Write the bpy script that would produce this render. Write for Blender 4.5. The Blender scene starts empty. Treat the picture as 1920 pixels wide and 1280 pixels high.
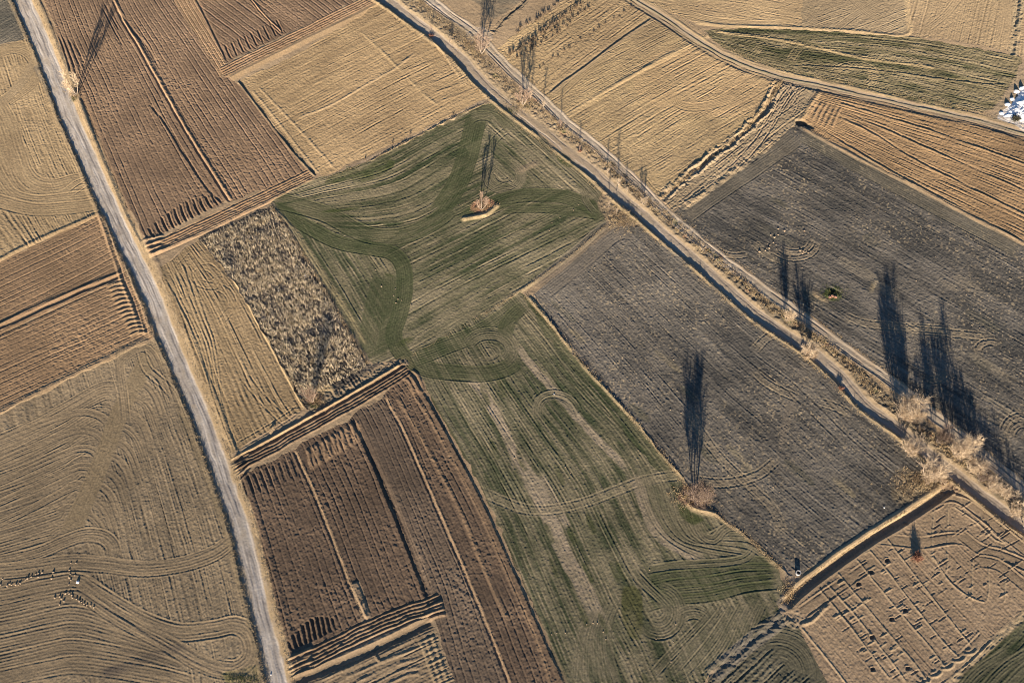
import bpy, math, random
import numpy as np

C = bpy.context.scene.collection
SC = bpy.context.scene
R = math.radians
rng = np.random.default_rng(7)
random.seed(7)

# ------------------------------------------------------------------ camera
HCAM, TILT, FPX = 184.0, 64.4, 1732.0          # metres, degrees below the horizon, focal length in 1920-px units
cam_d = bpy.data.cameras.new('camera')
cam_d.sensor_width = 36.0
cam_d.lens = FPX / 1920.0 * 36.0
cam_d.clip_start, cam_d.clip_end = 1.0, 9000.0
cam = bpy.data.objects.new('camera', cam_d)
cam.location = (0, 0, HCAM)
cam.rotation_euler = (R(90 - TILT), 0, 0)
C.objects.link(cam)
SC.camera = cam
sd, cd = math.sin(R(TILT)), math.cos(R(TILT))


def gp(px, py):
    """point of the ground plane seen at a photo position (1920 x 1280)"""
    a, b = (px - 960.0) / FPX, (640.0 - py) / FPX
    dx, dy, dz = a, b * sd + cd, b * cd - sd
    k = HCAM / -dz
    return dx * k, dy * k


# ------------------------------------------------------------------ sun and sky
SUN_EL = 13.5
SH_X, SH_Y = 0.0772, 0.9970                    # direction in which shadows fall on the ground
w = bpy.data.worlds.new('World')
SC.world = w
w.use_nodes = True
nt = w.node_tree
bg = nt.nodes['Background']
sky = nt.nodes.new('ShaderNodeTexSky')
sky.sky_type = 'NISHITA'
sky.sun_disc = False
sky.sun_elevation = R(SUN_EL)
sky.sun_rotation = math.atan2(-SH_X, -SH_Y)
sky.altitude = 300
sky.ozone_density = 5.0
sky.dust_density = 0.4
nt.links.new(sky.outputs[0], bg.inputs[0])
bg.inputs[1].default_value = 0.06
sl = bpy.data.lights.new('sun', 'SUN')
sl.energy = 5.0
sl.angle = R(0.53)
sl.color = (1.0, 0.85, 0.67)
so = bpy.data.objects.new('sun', sl)
from mathutils import Vector
so.rotation_euler = Vector((SH_X * math.cos(R(SUN_EL)), SH_Y * math.cos(R(SUN_EL)), -math.sin(R(SUN_EL)))).to_track_quat('-Z', 'Y').to_euler()
so.location = (0, -50, 120)
C.objects.link(so)
vs = SC.view_settings
vs.view_transform = 'Standard'
vs.look = 'None'
vs.exposure = 1.4
vs.gamma = 1.0
SC.cycles.filter_width = 1.0

# ------------------------------------------------------------------ the terrain grid
G = 0.11
X0, X1, Y0, Y1 = -160.0, 160.0, 3.0, 206.0
NX, NY = int((X1 - X0) / G) + 1, int((Y1 - Y0) / G) + 1
GX = (X0 + np.arange(NX) * G).astype(np.float32)
GY = (Y0 + np.arange(NY) * G).astype(np.float32)
BASE = np.zeros((NY, NX), np.float32)
PAT = np.zeros((NY, NX), np.float32)
COL = np.zeros((NY, NX, 3), np.float32)
RID = np.zeros((NY, NX), np.int16)


def _lookup(coords, lo, step, n):
    f = (coords - lo) / step
    i = np.clip(np.floor(f).astype(int), 0, n - 2)
    t = np.clip(f - i, 0, 1).astype(np.float32)
    return i, t * t * (3 - 2 * t)


def vn(scale, seed=0):
    """smooth random field over the whole grid, roughly -1..1"""
    g = np.random.default_rng(1000 + seed)
    nx, ny = int((X1 - X0) / scale) + 3, int((Y1 - Y0) / scale) + 3
    ox, oy = g.random(2) * scale
    t = (g.random((ny, nx)) * 2 - 1).astype(np.float32)
    i, f = _lookup(GX, X0 - ox, scale, nx)
    t = t[:, i] * (1 - f) + t[:, i + 1] * f
    i, f = _lookup(GY, Y0 - oy, scale, ny)
    return t[i] * (1 - f)[:, None] + t[i + 1] * f[:, None]


def fb(scale, n=3, seed=0, gain=0.55):
    out, a, tot = 0, 1.0, 0
    for i in range(n):
        out = out + a * vn(scale / 2 ** i, seed * 10 + i)
        tot += a
        a *= gain
    return out / tot


_tab = {}


def pn(u, v, seed=0):
    """value noise in any pair of field coordinates, -1..1"""
    seed = seed if seed >= 900 else seed % 9
    if seed not in _tab:
        _tab[seed] = (np.random.default_rng(5000 + seed).random((512, 512)) * 2 - 1).astype(np.float32)
    T = _tab[seed]
    iu, iv = np.floor(u), np.floor(v)
    fu, fv = (u - iu).astype(np.float32), (v - iv).astype(np.float32)
    fu, fv = fu * fu * (3 - 2 * fu), fv * fv * (3 - 2 * fv)
    a, b = iu.astype(np.int32) & 511, iv.astype(np.int32) & 511
    a1, b1 = (a + 1) & 511, (b + 1) & 511
    return (T[b, a] * (1 - fu) + T[b, a1] * fu) * (1 - fv) + (T[b1, a] * (1 - fu) + T[b1, a1] * fu) * fv


def pv(x, y, scale, seed=0, n=1, gain=0.55):
    """octaves of value noise at scattered ground points, -1..1"""
    out, a, tot = 0, 1.0, 0
    for i in range(n):
        o = (seed * 37.31 + i * 11.7) % 300
        out = out + a * pn(x / scale + o + 200, y / scale + 2 * o + 200, (seed + i) % 6 + 900)
        tot += a
        a *= gain
        scale *= 0.5
    return out / tot


def spline(pts, step=1.2, closed=False):
    """Catmull-Rom through photo points (optional third value rides along), returned on the ground"""
    p = np.array([(q[0], q[1], q[2] if len(q) > 2 else 1.0) for q in pts], float)
    w_ = np.array([gp(a, b) for a, b, _ in p])
    p = np.column_stack([w_, p[:, 2]])
    if closed:
        p = np.vstack([p[-1], p, p[0], p[1]])
    else:
        p = np.vstack([2 * p[0] - p[1], p, 2 * p[-1] - p[-2]])
    out = []
    for i in range(1, len(p) - 2):
        n = max(1, int(np.hypot(*(p[i + 1] - p[i])[:2]) / step))
        for k in range(n):
            t = k / n
            a, b, c_, d = p[i - 1], p[i], p[i + 1], p[i + 2]
            out.append(0.5 * (2 * b + (c_ - a) * t + (2 * a - 5 * b + 4 * c_ - d) * t * t + (3 * b - a - 3 * c_ + d) * t ** 3))
    out.append(p[-2])
    return np.array(out)


def win(x0, x1, y0, y1):
    i0, i1 = max(0, int((x0 - X0) / G)), min(NX, int((x1 - X0) / G) + 2)
    j0, j1 = max(0, int((y0 - Y0) / G)), min(NY, int((y1 - Y0) / G) + 2)
    return j0, max(j1, j0), i0, max(i1, i0)


def sdist(path, maxd):
    """signed distance (left of travel is +), distance along, and carried value, in the window round a ground polyline"""
    j0, j1, i0, i1 = win(path[:, 0].min() - maxd, path[:, 0].max() + maxd, path[:, 1].min() - maxd, path[:, 1].max() + maxd)
    D = np.full((j1 - j0, i1 - i0), 1e3, np.float32)
    S = np.zeros_like(D)
    T = np.zeros_like(D)
    K = np.ones_like(D)
    acc = 0.0
    n = len(path)
    for q in range(n - 1):
        a, b = path[q], path[q + 1]
        dx, dy = b[0] - a[0], b[1] - a[1]
        L = math.hypot(dx, dy)
        if L < 1e-6:
            continue
        jj0, jj1, ii0, ii1 = win(min(a[0], b[0]) - maxd, max(a[0], b[0]) + maxd, min(a[1], b[1]) - maxd, max(a[1], b[1]) + maxd)
        if jj1 <= jj0 or ii1 <= ii0:
            acc += L
            continue
        sx, sy = (GX[ii0:ii1] - a[0])[None, :], (GY[jj0:jj1] - a[1])[:, None]
        t0 = (sx * dx + sy * dy) / (L * L)
        t = np.clip(t0, 0, 1)
        d = np.hypot(sx - t * dx, sy - t * dy)
        # ends are cut square
        if q == 0:
            d = np.where(t0 < 0, 1e3, d)
        if q == n - 2:
            d = np.where(t0 > 1, 1e3, d)
        sl_ = (slice(jj0 - j0, jj1 - j0), slice(ii0 - i0, ii1 - i0))
        m = d < D[sl_]
        D[sl_][m] = d[m]
        S[sl_][m] = np.where(dx * sy - dy * sx >= 0, d, -d)[m]
        T[sl_][m] = (acc + t * L)[m]
        K[sl_][m] = (a[2] + t * (b[2] - a[2]))[m]
        acc += L
    return (slice(j0, j1), slice(i0, i1)), D, S, T, K, acc


def cells(path, maxd):
    sl_, D, S, T, K, L = sdist(path, maxd)
    if len(path) > 2:
        gx, gy = GX[sl_[1]][None, :], GY[sl_[0]][:, None]
        for p, q, near in ((path[0], path[1], T < maxd * 1.6), (path[-1], path[-2], T > L - maxd * 1.6)):
            D = np.where(near & ((gx - p[0]) * (q[0] - p[0]) + (gy - p[1]) * (q[1] - p[1]) < 0), 1e3, D)
    j, i = np.nonzero(D < maxd)
    return (j + sl_[0].start) * NX + i + sl_[1].start, S[j, i], T[j, i], K[j, i], L


def inside(poly):
    """mask window of a ground polygon"""
    poly = np.asarray(poly)
    j0, j1, i0, i1 = win(poly[:, 0].min(), poly[:, 0].max(), poly[:, 1].min(), poly[:, 1].max())
    m = np.zeros((j1 - j0, i1 - i0), bool)
    gx, gy = GX[i0:i1][None, :], GY[j0:j1][:, None]
    n = len(poly)
    for q in range(n):
        (xa, ya), (xb, yb) = poly[q][:2], poly[(q + 1) % n][:2]
        if ya == yb:
            continue
        rows = (ya > gy) != (yb > gy)
        m ^= rows & (gx < (xb - xa) * (gy - ya) / (yb - ya) + xa)
    return (slice(j0, j1), slice(i0, i1)), m


def shape(pts, smooth=False, jit=0.25, seed=1):
    if smooth:
        g = spline(pts, 1.5, closed=True)[:, :2]
    else:
        g = np.array([gp(*p) for p in pts])
    out = []
    rr = np.random.default_rng(seed)
    for q in range(len(g)):
        a, b = g[q], g[(q + 1) % len(g)]
        n = max(1, int(np.hypot(*(b - a)) / 1.5))
        for k in range(n):
            out.append(a + (b - a) * k / n + rr.normal(0, jit, 2) * (0 if k == 0 else 1))
    return np.array(out)


def guide(pts, idx):
    """distance of the grid points idx (flat) from a long guide line, worked out coarsely"""
    path = spline(pts, 4.0)
    d0, d1 = path[1, :2] - path[0, :2], path[-1, :2] - path[-2, :2]
    path = np.vstack([[*(path[0, :2] - d0 * 40 / np.hypot(*d0)), 1], path, [*(path[-1, :2] + d1 * 40 / np.hypot(*d1)), 1]])
    st = 6
    gx, gy = GX[::st], GY[::st]
    jj, ii = idx // NX, idx % NX
    cj0, cj1, ci0, ci1 = jj.min() // st, jj.max() // st + 2, ii.min() // st, ii.max() // st + 2
    gx = X0 + np.arange(ci0, ci1 + 1) * G * st
    gy = Y0 + np.arange(cj0, cj1 + 1) * G * st
    px, py = gx[None, :, None], gy[:, None, None]
    best = np.full((len(gy), len(gx)), 1e9)
    tt = np.zeros_like(best)
    sg = np.zeros_like(best)
    acc = 0
    for q in range(len(path) - 1):
        a, b = path[q], path[q + 1]
        dx, dy = b[0] - a[0], b[1] - a[1]
        L2 = dx * dx + dy * dy
        sx, sy = gx[None, :] - a[0], gy[:, None] - a[1]
        t = np.clip((sx * dx + sy * dy) / L2, 0, 1)
        d = np.hypot(sx - t * dx, sy - t * dy)
        m = d < best
        best[m] = d[m]
        tt[m] = (acc + t * math.sqrt(L2))[m]
        sg[m] = np.where(dx * sy - dy * sx >= 0, d, -d)[m]
        acc += math.sqrt(L2)
    fj, fi = jj / st - cj0, ii / st - ci0
    a, b = fj.astype(int), fi.astype(int)
    u, v = (fj - a), (fi - b)

    def bi(A):
        return (A[a, b] * (1 - v) + A[a, b + 1] * v) * (1 - u) + (A[a + 1, b] * (1 - v) + A[a + 1, b + 1] * v) * u
    return bi(sg).astype(np.float32), bi(tt).astype(np.float32)


def lerp(a, b, t):
    return a + (b - a) * t


def smooth(a, b, x):
    t = np.clip((x - a) / (b - a), 0, 1)
    return t * t * (3 - 2 * t)


COLF = COL.reshape(-1, 3)
PATF, BASEF, RIDF = PAT.reshape(-1), BASE.reshape(-1), RID.reshape(-1)
REG = {}


def region(name, label, cat):
    REG[len(REG)] = (name, label, cat)
    return len(REG) - 1


def field(pts, rid, tone, kind='soil', rows=None, seed=1, amp=1.0, tone2=None, lift=0.0, jit=0.25, smooth_edge=False, pitch=0.6, strong=2.6, streak=1.0,
          clods=1.0, grass=None, along=4.0, straw=0.0, tanrow=0.0):
    """a field: its edge, soil colour and the tillage rows that run over it.
    rows = ('dir', p, q) straight rows | ('between', guideA, guideB, n) rows that follow both edges, n strong ones"""
    sl_, m = inside(shape(pts, smooth_edge, jit, seed))
    jj, ii = np.nonzero(m)
    idx = (jj + sl_[0].start) * NX + ii + sl_[1].start
    x, y = GX[idx % NX], GY[idx // NX]
    if rows is None:
        rows = ('dir', (0, 0), (100, 0))
    if rows[0] == 'dir':
        a, b = np.array(gp(*rows[1])), np.array(gp(*rows[2]))
        d = (b - a) / np.hypot(*(b - a))
        c_ = (x - a[0]) * -d[1] + (y - a[1]) * d[0]
        l_ = (x - a[0]) * d[0] + (y - a[1]) * d[1]
        c_ = c_ + 0.5 * pv(x, y, 22.0, seed) + 0.07 * pv(x, y, 3.0, seed)
        c_ = c_ + 0.3 * strong * pn(c_ / (strong * 1.8) + 90, l_ / 70.0, seed + 4)
        unit = c_ / strong
    else:
        dA, tA = guide(rows[1], idx)
        dB, tB = guide(rows[2], idx)
        dA, dB = np.abs(dA), np.abs(dB)
        u = dA / np.maximum(dA + dB, 1e-3)
        wid = np.median(dA + dB)
        n = rows[3]
        l_ = tA * (1 - u) + tB * u
        u = u + (0.3 * pv(x, y, 16.0, seed) + 0.07 * pv(x, y, 3.0, seed)) / wid
        c_ = u * wid
        unit = u * n
        strong = wid / n
    big = pv(x, y, 26.0, seed, 3)
    mid = pv(x, y, 5.0, seed + 3, 3)
    fine = pv(x, y, 0.55, seed + 5, 2)
    tone = np.array(tone, np.float32)
    tone2 = np.array(tone2 if tone2 is not None else tone * 0.8, np.float32)
    fr = unit - np.floor(unit)
    row_id = np.floor(unit)
    if kind == 'plough':
        rowmod = 0.35 + 0.75 * np.clip(pn(row_id * 3.7 + 0.5, l_ / 14.0, seed) + 0.35, 0, 1.2)
        prof = np.interp(fr, [0, .10, .2, .32, .6, .8, .88, 1], [-1, -.7, .5, .35, .1, .2, .25, -1]).astype(np.float32)
        h = amp * (0.115 * prof * rowmod)
        crumb = pv(x, y, 0.34, seed + 8)
        h += clods * (0.050 * fine + 0.045 * pn(c_ / 0.34, l_ / 0.55, seed + 1) + 0.055 * crumb) * (.7 + .6 * np.clip(big + mid, -.6, .8))
        h += 0.02 * mid
        mixv = 0.5 + 0.5 * mid + 0.3 * fine + 0.7 * big
        crest = np.clip(prof, 0, 1) * rowmod
        col = lerp(tone2, tone, np.clip(mixv, 0, 1)[:, None])
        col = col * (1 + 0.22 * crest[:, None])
    else:
        s1 = pn(c_ / (pitch * 0.5), l_ / along, seed)
        s2 = pn(c_ / (pitch * 1.35), l_ / (along * 2.3), seed + 1)
        fr2 = (c_ / pitch) % 1.0
        tri = np.cos(fr2 * 2 * np.pi) * (0.5 + 0.5 * pn(np.floor(c_ / pitch) * 2.3 + 0.5, l_ / 11.0, seed + 2))
        brk_ = np.clip(0.75 + 1.1 * pn(unit * 1.3 + 40, l_ / 3.2, seed + 6), 0, 1.5)
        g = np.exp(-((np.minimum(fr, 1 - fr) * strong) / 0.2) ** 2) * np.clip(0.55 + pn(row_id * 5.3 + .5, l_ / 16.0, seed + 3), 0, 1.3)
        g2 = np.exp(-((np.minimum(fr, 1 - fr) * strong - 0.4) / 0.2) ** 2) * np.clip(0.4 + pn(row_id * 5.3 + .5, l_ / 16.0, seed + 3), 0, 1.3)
        h = amp * (0.024 * s1 + 0.014 * s2 + 0.026 * tri * brk_ - 0.06 * g * brk_ + 0.035 * g2 * brk_) + clods * (0.032 * fine + 0.032 * pv(x, y, 0.33, seed + 8) + 0.012 * mid)
        mixv = 0.5 + streak * (0.30 * s2 + 0.26 * s1) + 0.40 * mid + 0.62 * big + 0.16 * fine
        if grass is not None:
            mixv = mixv + grass * (pn(c_ / (strong * 0.7), l_ / 30.0, seed + 7))
        col = lerp(tone2, tone, np.clip(mixv, 0, 1)[:, None])
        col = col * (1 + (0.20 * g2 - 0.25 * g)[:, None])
        if tanrow:
            k = np.exp(-((np.minimum(fr, 1 - fr) * strong - 0.32) / 0.15) ** 2) * np.clip(.5 + .9 * pn(row_id * 5.3 + .5, l_ / 12.0, seed + 3), 0, 1) * np.clip(.6 + pn(unit * 2 + 30, l_ / 2.5, seed + 5), 0, 1)
            k2 = np.clip(tri, 0, 1) * np.clip(pn(np.floor(c_ / pitch) * 1.7 + .5, l_ / 5.0, seed + 9), 0, 1) * .7
            col = lerp(col, np.array((.40, .315, .20), np.float32), np.clip((k + k2) * tanrow, 0, 1)[:, None])
        if straw:
            k = smooth(.35, .7, pv(x, y, .36, seed + 11)) * np.clip(.5 + pv(x, y, 9.0, seed + 12, 2), 0, 1) * straw
            col = lerp(col, np.array((.38, .30, .19), np.float32), k[:, None])
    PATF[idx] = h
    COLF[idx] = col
    BASEF[idx] = lift
    RIDF[idx] = rid
    return idx


def area(pts, tone=None, a=1.0, seed=1, dz=0.0, flat=None, rough=0.0, smooth_edge=True, soft=0.6, noise=3.0, rid=None, mul=None):
    """a patch with a broken edge laid over what is there: colour, roughness or level"""
    g = spline(pts, 1.5, closed=True) if smooth_edge else shape(pts, False, 0.1, seed)
    sl_, m = inside(g)
    k = m.astype(np.float32)
    for _ in range(max(1, int(soft / G))):     # soften by repeated box blur
        k[1:-1, 1:-1] = (k[1:-1, 1:-1] * 2 + k[:-2, 1:-1] + k[2:, 1:-1] + k[1:-1, :-2] + k[1:-1, 2:]) / 6
    wx, wy = np.meshgrid(GX[sl_[1]], GY[sl_[0]])
    kn = np.clip(k * a * (1 + 0.8 * pv(wx, wy, noise, seed, 3)), 0, 1)
    if tone is not None:
        COL[sl_] = lerp(COL[sl_], np.array(tone, np.float32), kn[..., None])
    if mul is not None:
        COL[sl_] = COL[sl_] * lerp(1.0, np.array(mul, np.float32), kn[..., None])
    if flat is not None:
        PAT[sl_] *= 1 - k * flat
    if rough:
        PAT[sl_] += k * rough * pv(wx, wy, 0.8, seed + 2, 2)
    if dz:
        BASE[sl_] += k * dz
    if rid is not None:
        RID[sl_][m] = rid


def line(pts, prof, tone=None, ta=0.8, tw=None, wob=0.12, fade=2.0, brk=0.0, seed=1, rid=None, ridw=None, setpat=None, closed=False, patw=None, base=True, noise=0.0):
    """a long thin feature: cross profile [(offset, height)], soil colour over |offset| < tw"""
    path = spline(pts, 1.2, closed)
    o = [p[0] for p in prof]
    hh = [p[1] for p in prof]
    mx = max(abs(min(o)), abs(max(o)), tw or 0, ridw or 0, patw or 0) + 0.8
    idx, S, T, K, L = cells(path, mx)
    x, y = GX[idx % NX], GY[idx // NX]
    Sw = S + wob * (0.6 * pv(x, y, 2.5, seed) + 0.5 * pv(x, y, 7.0, seed + 1))
    h = np.interp(Sw, o, hh, left=0, right=0).astype(np.float32)
    e = np.ones_like(h)
    if fade and not closed:
        e = smooth(0, fade, T) * smooth(0, fade, L - T)
    e = e * K
    if brk:
        e = e * np.clip(1 + brk * 2.2 * pv(x, y, 5.0, seed + 2) + brk * 0.8 * pv(x, y, 1.2, seed + 4), 0, 1.5)
    h = h * e
    if setpat is not None:
        k = smooth((patw or mx - 0.8) + 0.3, (patw or mx - 0.8) - 0.3, np.abs(Sw))
        PATF[idx] *= 1 - k * (1 - setpat)
        BASEF[idx] *= 1 - k * (1 - setpat)
    if noise:
        k = np.where(np.abs(Sw) < (tw or mx - 0.8), 1, 0)
        PATF[idx] += k * noise * pv(x, y, 0.8, seed + 6, 2)
    if base:
        BASEF[idx] += h
    else:
        PATF[idx] += h
    if tone is not None:
        tw = tw or mx - 0.8
        k = smooth(tw + 0.25, tw - 0.25, np.abs(Sw)) * ta * np.minimum(1, e)
        k = np.clip(k * (1 + 0.5 * pv(x, y, 1.6, seed + 5, 2)), 0, 1)
        COLF[idx] = lerp(COLF[idx], np.array(tone, np.float32), k[:, None])
    if rid is not None:
        RIDF[idx[np.abs(Sw) < ridw]] = rid


def ridge(pts, h=0.2, w_=0.45, **k):
    k.setdefault('base', True)
    line(pts, [(-w_ * 1.3, 0), (-w_ * .5, h * .75), (0, h), (w_ * .5, h * .75), (w_ * 1.3, 0)], **k)


def groove(pts, h=0.2, w_=0.4, **k):
    line(pts, [(-w_ * 2, 0), (-w_ * 1.1, h * .35), (-w_ * .5, -h * .8), (0, -h), (w_ * .5, -h * .8), (w_ * 1.1, h * .35), (w_ * 2, 0)], **k)


def tracks(pts, gauge=0.9, h=0.075, w_=0.22, tone=None, ta=0.5, wob=0.05, **k):
    h *= .65
    k.setdefault('base', False)
    path = [(-gauge - .5, 0), (-gauge - .3, h * .7), (-gauge - .12, -h), (-gauge + .12, -h), (-gauge + .3, h * .7), (-gauge + .5, 0),
            (gauge - .5, 0), (gauge - .3, h * .7), (gauge - .12, -h), (gauge + .12, -h), (gauge + .3, h * .7), (gauge + .5, 0)]
    line(pts, path, tone=tone, ta=ta, tw=gauge + .4, wob=wob, **k)


def swath(pts, half, pitch=0.55, amp=0.035, tone=None, ta=0.7, seed=1, edge=0.08, mixrows=0.35, tone2=None, fade=3.0, closed=False, replace=1.0):
    """a tool pass: parallel lines that follow a curve and wipe out what was there"""
    amp, edge, replace = amp * .62, edge * .6, replace * .85
    path = spline(pts, 1.0, closed)
    idx, S, T, K, L = cells(path, half + 0.7)
    x, y = GX[idx % NX], GY[idx // NX]
    Sw = S + 0.1 * pv(x, y, 6.0, seed)
    k = smooth(half + 0.15, half - 0.15, np.abs(Sw))
    ends = 1.0 if closed else smooth(0, fade, T) * smooth(0, fade, L - T)
    k = np.clip(k * ends, 0, 1) * np.minimum(K, 1)
    fr = Sw / pitch
    ridx = np.floor(fr)
    wave = np.cos((fr - ridx) * 2 * np.pi) * np.clip(0.6 + 0.6 * pn(ridx * 3.1 + 60.5, T / 9.0, seed % 8) + 0.5 * pn(fr + 70, T / 2.5, (seed + 3) % 8), 0, 1.5)
    s1 = pn(Sw / (pitch * .45) + 60, T / 6.0, (seed + 1) % 8)
    h = amp * wave + amp * 0.7 * s1 + 0.03 * pv(x, y, 0.5, seed, 2)
    eg = np.exp(-((np.abs(Sw) - half) / 0.16) ** 2) - 0.8 * np.exp(-((np.abs(Sw) - half + 0.35) / 0.16) ** 2)
    PATF[idx] = lerp(PATF[idx], h, k * replace) + eg * edge * np.clip(K, 0, 1) * (0.7 + 0.6 * pv(x, y, 4.0, seed)) * ends
    if tone is not None:
        tone = np.array(tone, np.float32)
        t2 = np.array(tone2, np.float32) if tone2 is not None else tone * 0.72
        c_ = lerp(t2, tone, np.clip(0.5 + mixrows * (wave + s1) + 0.3 * pv(x, y, 4.0, seed + 3, 2), 0, 1)[:, None])
        COLF[idx] = lerp(COLF[idx], c_, (k * ta)[:, None])


def ring_pts(cx, cy, rx, ry, a0=0, a1=360, n=14, rot=0):
    out = []
    for i in range(n + 1):
        a = R(a0 + (a1 - a0) * i / n)
        x, y = rx * math.cos(a), ry * math.sin(a)
        out.append((cx + x * math.cos(R(rot)) - y * math.sin(R(rot)), cy + x * math.sin(R(rot)) + y * math.cos(R(rot))))
    return out


# ------------------------------------------------------------------ the fields, drawn as an aerial survey would: edges, rows, tool passes
TAN, TAN2 = (.37, .272, .168), (.25, .184, .115)
BRN, BRN2 = (.265, .180, .112), (.160, .110, .072)
DBR, DBR2 = (.178, .124, .082), (.098, .070, .049)
GRN, GRN2 = (.215, .182, .113), (.050, .060, .030)
GRY, GRY2 = (.165, .146, .118), (.066, .063, .056)
ROAD = (.43, .375, .305)
LANE = (.37, .31, .245)

r_fallow = region('fallow_land', 'open tan fallow land between and beyond the fields', 'fallow land')
r_road = region('gravel_road', 'pale gravel farm road running down the whole left third between the fields', 'road')
r_lane = region('sunken_lane', 'sunken dirt lane with a shaded bank crossing from top middle to lower right', 'lane')
r_track = region('farm_track', 'pale dusty wheel track running beside the sunken lane past the poplar shadows', 'track')
r_path = region('field_path', 'narrow dirt path curving from top middle to the white heap at the right edge', 'path')
r_f1 = region('ploughed_field', 'large reddish brown ploughed field right of the gravel road at top left', 'field')
r_f1b = region('ploughed_field', 'small brown ploughed field at the top edge with a comb of furrow ends', 'field')
r_f2 = region('stubble_field', 'square tan stubble field between the brown ploughland and the sunken lane', 'field')
r_f3 = region('green_field', 'green sprouting field with a lone bare tree and a curved dark tractor pass', 'field')
r_f4 = region('green_field', 'long green field with pale stripes in the lower middle', 'field')
r_f5 = region('bare_field', 'dark grey bare field on the near side of the sunken lane', 'field')
r_f6 = region('bare_field', 'wide dark grey field at right, crossed by the long poplar shadows', 'field')
r_f7a = region('stubble_field', 'tan field with rows of dry shrubs at top middle', 'field')
r_f7b = region('stubble_field', 'tan finely harrowed field above the wheel track, ending at a rugged ditch', 'field')
r_f8 = region('stubble_field', 'pale sandy field along the top right edge', 'field')
r_f9 = region('meadow', 'olive green lens shaped meadow near the top right corner', 'meadow')
r_f10 = region('ploughed_field', 'orange brown striped field at the right edge below the path', 'field')
r_f11 = region('ploughed_field', 'dark brown ploughed strips in the lower middle right of the gravel road', 'field')
r_f11b = region('stubble_field', 'small sandy plot at the bottom edge below the dark headland', 'field')
r_f12 = region('stubble_field', 'narrow tan field of sweeping wheel lines between the gravel road and the dry stalks', 'field')
r_f13 = region('stalk_field_soil', 'dark littered soil under the standing dry stalks', 'field')
r_f14 = region('stubble_field', 'tan field with a rounded turning curve at the left edge, upper half', 'field')
r_f15 = region('ploughed_field', 'two brown furrowed strips at the left edge with a comb of furrow ends', 'field')
r_f16 = region('stubble_field', 'large tan field of curving harrow lines at lower left', 'field')
r_f17 = region('sand_plot', 'sandy plot gridded with low earth ridges at lower right', 'field')
r_f18 = region('green_field', 'dark green field cut by the lower right corner', 'field')
r_f19 = region('bare_field', 'grey green field wedge at the bottom edge left of the sandy plot', 'field')
r_f0 = region('bare_field', 'dark grey field corner at the top left', 'field')

COL[:] = np.array(TAN, np.float32) * (0.86 + 0.18 * fb(9.0, 3, 3))[..., None]
PAT[:] = 0.05 * fb(0.9, 2, 4) + 0.04 * fb(4.0, 2, 8)
RID[:] = r_fallow

# --- guides that several fields share
RD = [(20, -60), (40, -5), (62, 45), (90, 110), (125, 205), (160, 285), (205, 385), (245, 470), (280, 540), (312, 620), (345, 700), (385, 795), (415, 880), (445, 965), (470, 1055), (493, 1150), (512, 1225), (528, 1300), (540, 1360)]
LN = [(640, -55), (735, 5), (785, 42), (835, 80), (872, 115), (905, 152), (950, 192), (1010, 238), (1060, 278), (1120, 325), (1165, 368), (1205, 402), (1240, 432), (1300, 482), (1360, 535), (1420, 588), (1475, 625), (1530, 662), (1575, 702), (1620, 752), (1690, 805), (1745, 850), (1790, 885), (1850, 932), (1930, 992), (2040, 1070)]
TR = [(770, -28), (830, 18), (890, 62), (925, 100), (965, 140), (1010, 180), (1060, 228), (1110, 268), (1150, 303), (1200, 348), (1235, 385), (1280, 425), (1345, 480), (1400, 520), (1450, 556), (1505, 597), (1560, 637), (1620, 680), (1680, 722), (1740, 770), (1800, 818), (1860, 868), (1930, 925), (2030, 1005)]
PT = [(1130, -40), (1195, 2), (1245, 32), (1300, 70), (1350, 100), (1405, 124), (1470, 144), (1530, 156), (1610, 174), (1700, 194), (1780, 212), (1850, 228), (1920, 250), (2010, 282)]

# --- top left and left of the road
field([(-80, -60), (22, -60), (50, 75), (-80, 105)], r_f0, (.16, .14, .105), rows=('dir', (0, 70), (50, 40)), seed=3, tone2=(.07, .068, .055))
field([(-140, 95), (0, 88), (52, 72), (75, 130), (110, 225), (150, 315), (190, 398), (90, 445), (0, 492), (-140, 560)], r_f14, (.375, .275, .155), seed=5, tone2=(.255, .185, .105),
      rows=('between', [(-60, 160), (-20, 290), (20, 380), (45, 420)], [(72, 120), (105, 215), (150, 315), (190, 400)], 11), amp=1.1, streak=0.9)
F14T = dict(tone=(.37, .275, .155), tone2=(.25, .18, .105))
swath([(-30, 110), (10, 92), (45, 92), (68, 115), (60, 150), (30, 175), (-30, 215)], 2.2, seed=11, amp=.03, **F14T)
swath([(75, 95), (50, 140), (20, 175), (-20, 215)], 1.4, pitch=.5, seed=12, amp=.02, tone=(.36, .27, .16))
swath([(-20, 190), (5, 235), (22, 290), (38, 330), (62, 352), (100, 358), (140, 348), (195, 340)], 3.6, pitch=.75, seed=13, amp=.035, **F14T)
swath([(-30, 280), (0, 340), (25, 368), (70, 378), (130, 372), (180, 366)], 2.0, pitch=.6, seed=14, amp=.03, **F14T)
swath([(-60, 360), (0, 378), (60, 392), (130, 390), (190, 380)], 2.0, pitch=.6, seed=15, amp=.025, **F14T)
swath([(115, 365), (150, 340), (190, 342), (205, 352)], 1.1, pitch=.5, seed=16, amp=.03)
tracks([(128, 365), (170, 340), (196, 346), (205, 372)], seed=17)
area([(62, 125), (85, 170), (120, 250), (160, 330), (190, 390), (180, 340), (140, 270), (105, 190), (85, 130)], (.17, .14, .10), .7, seed=18, rough=.06)

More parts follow.
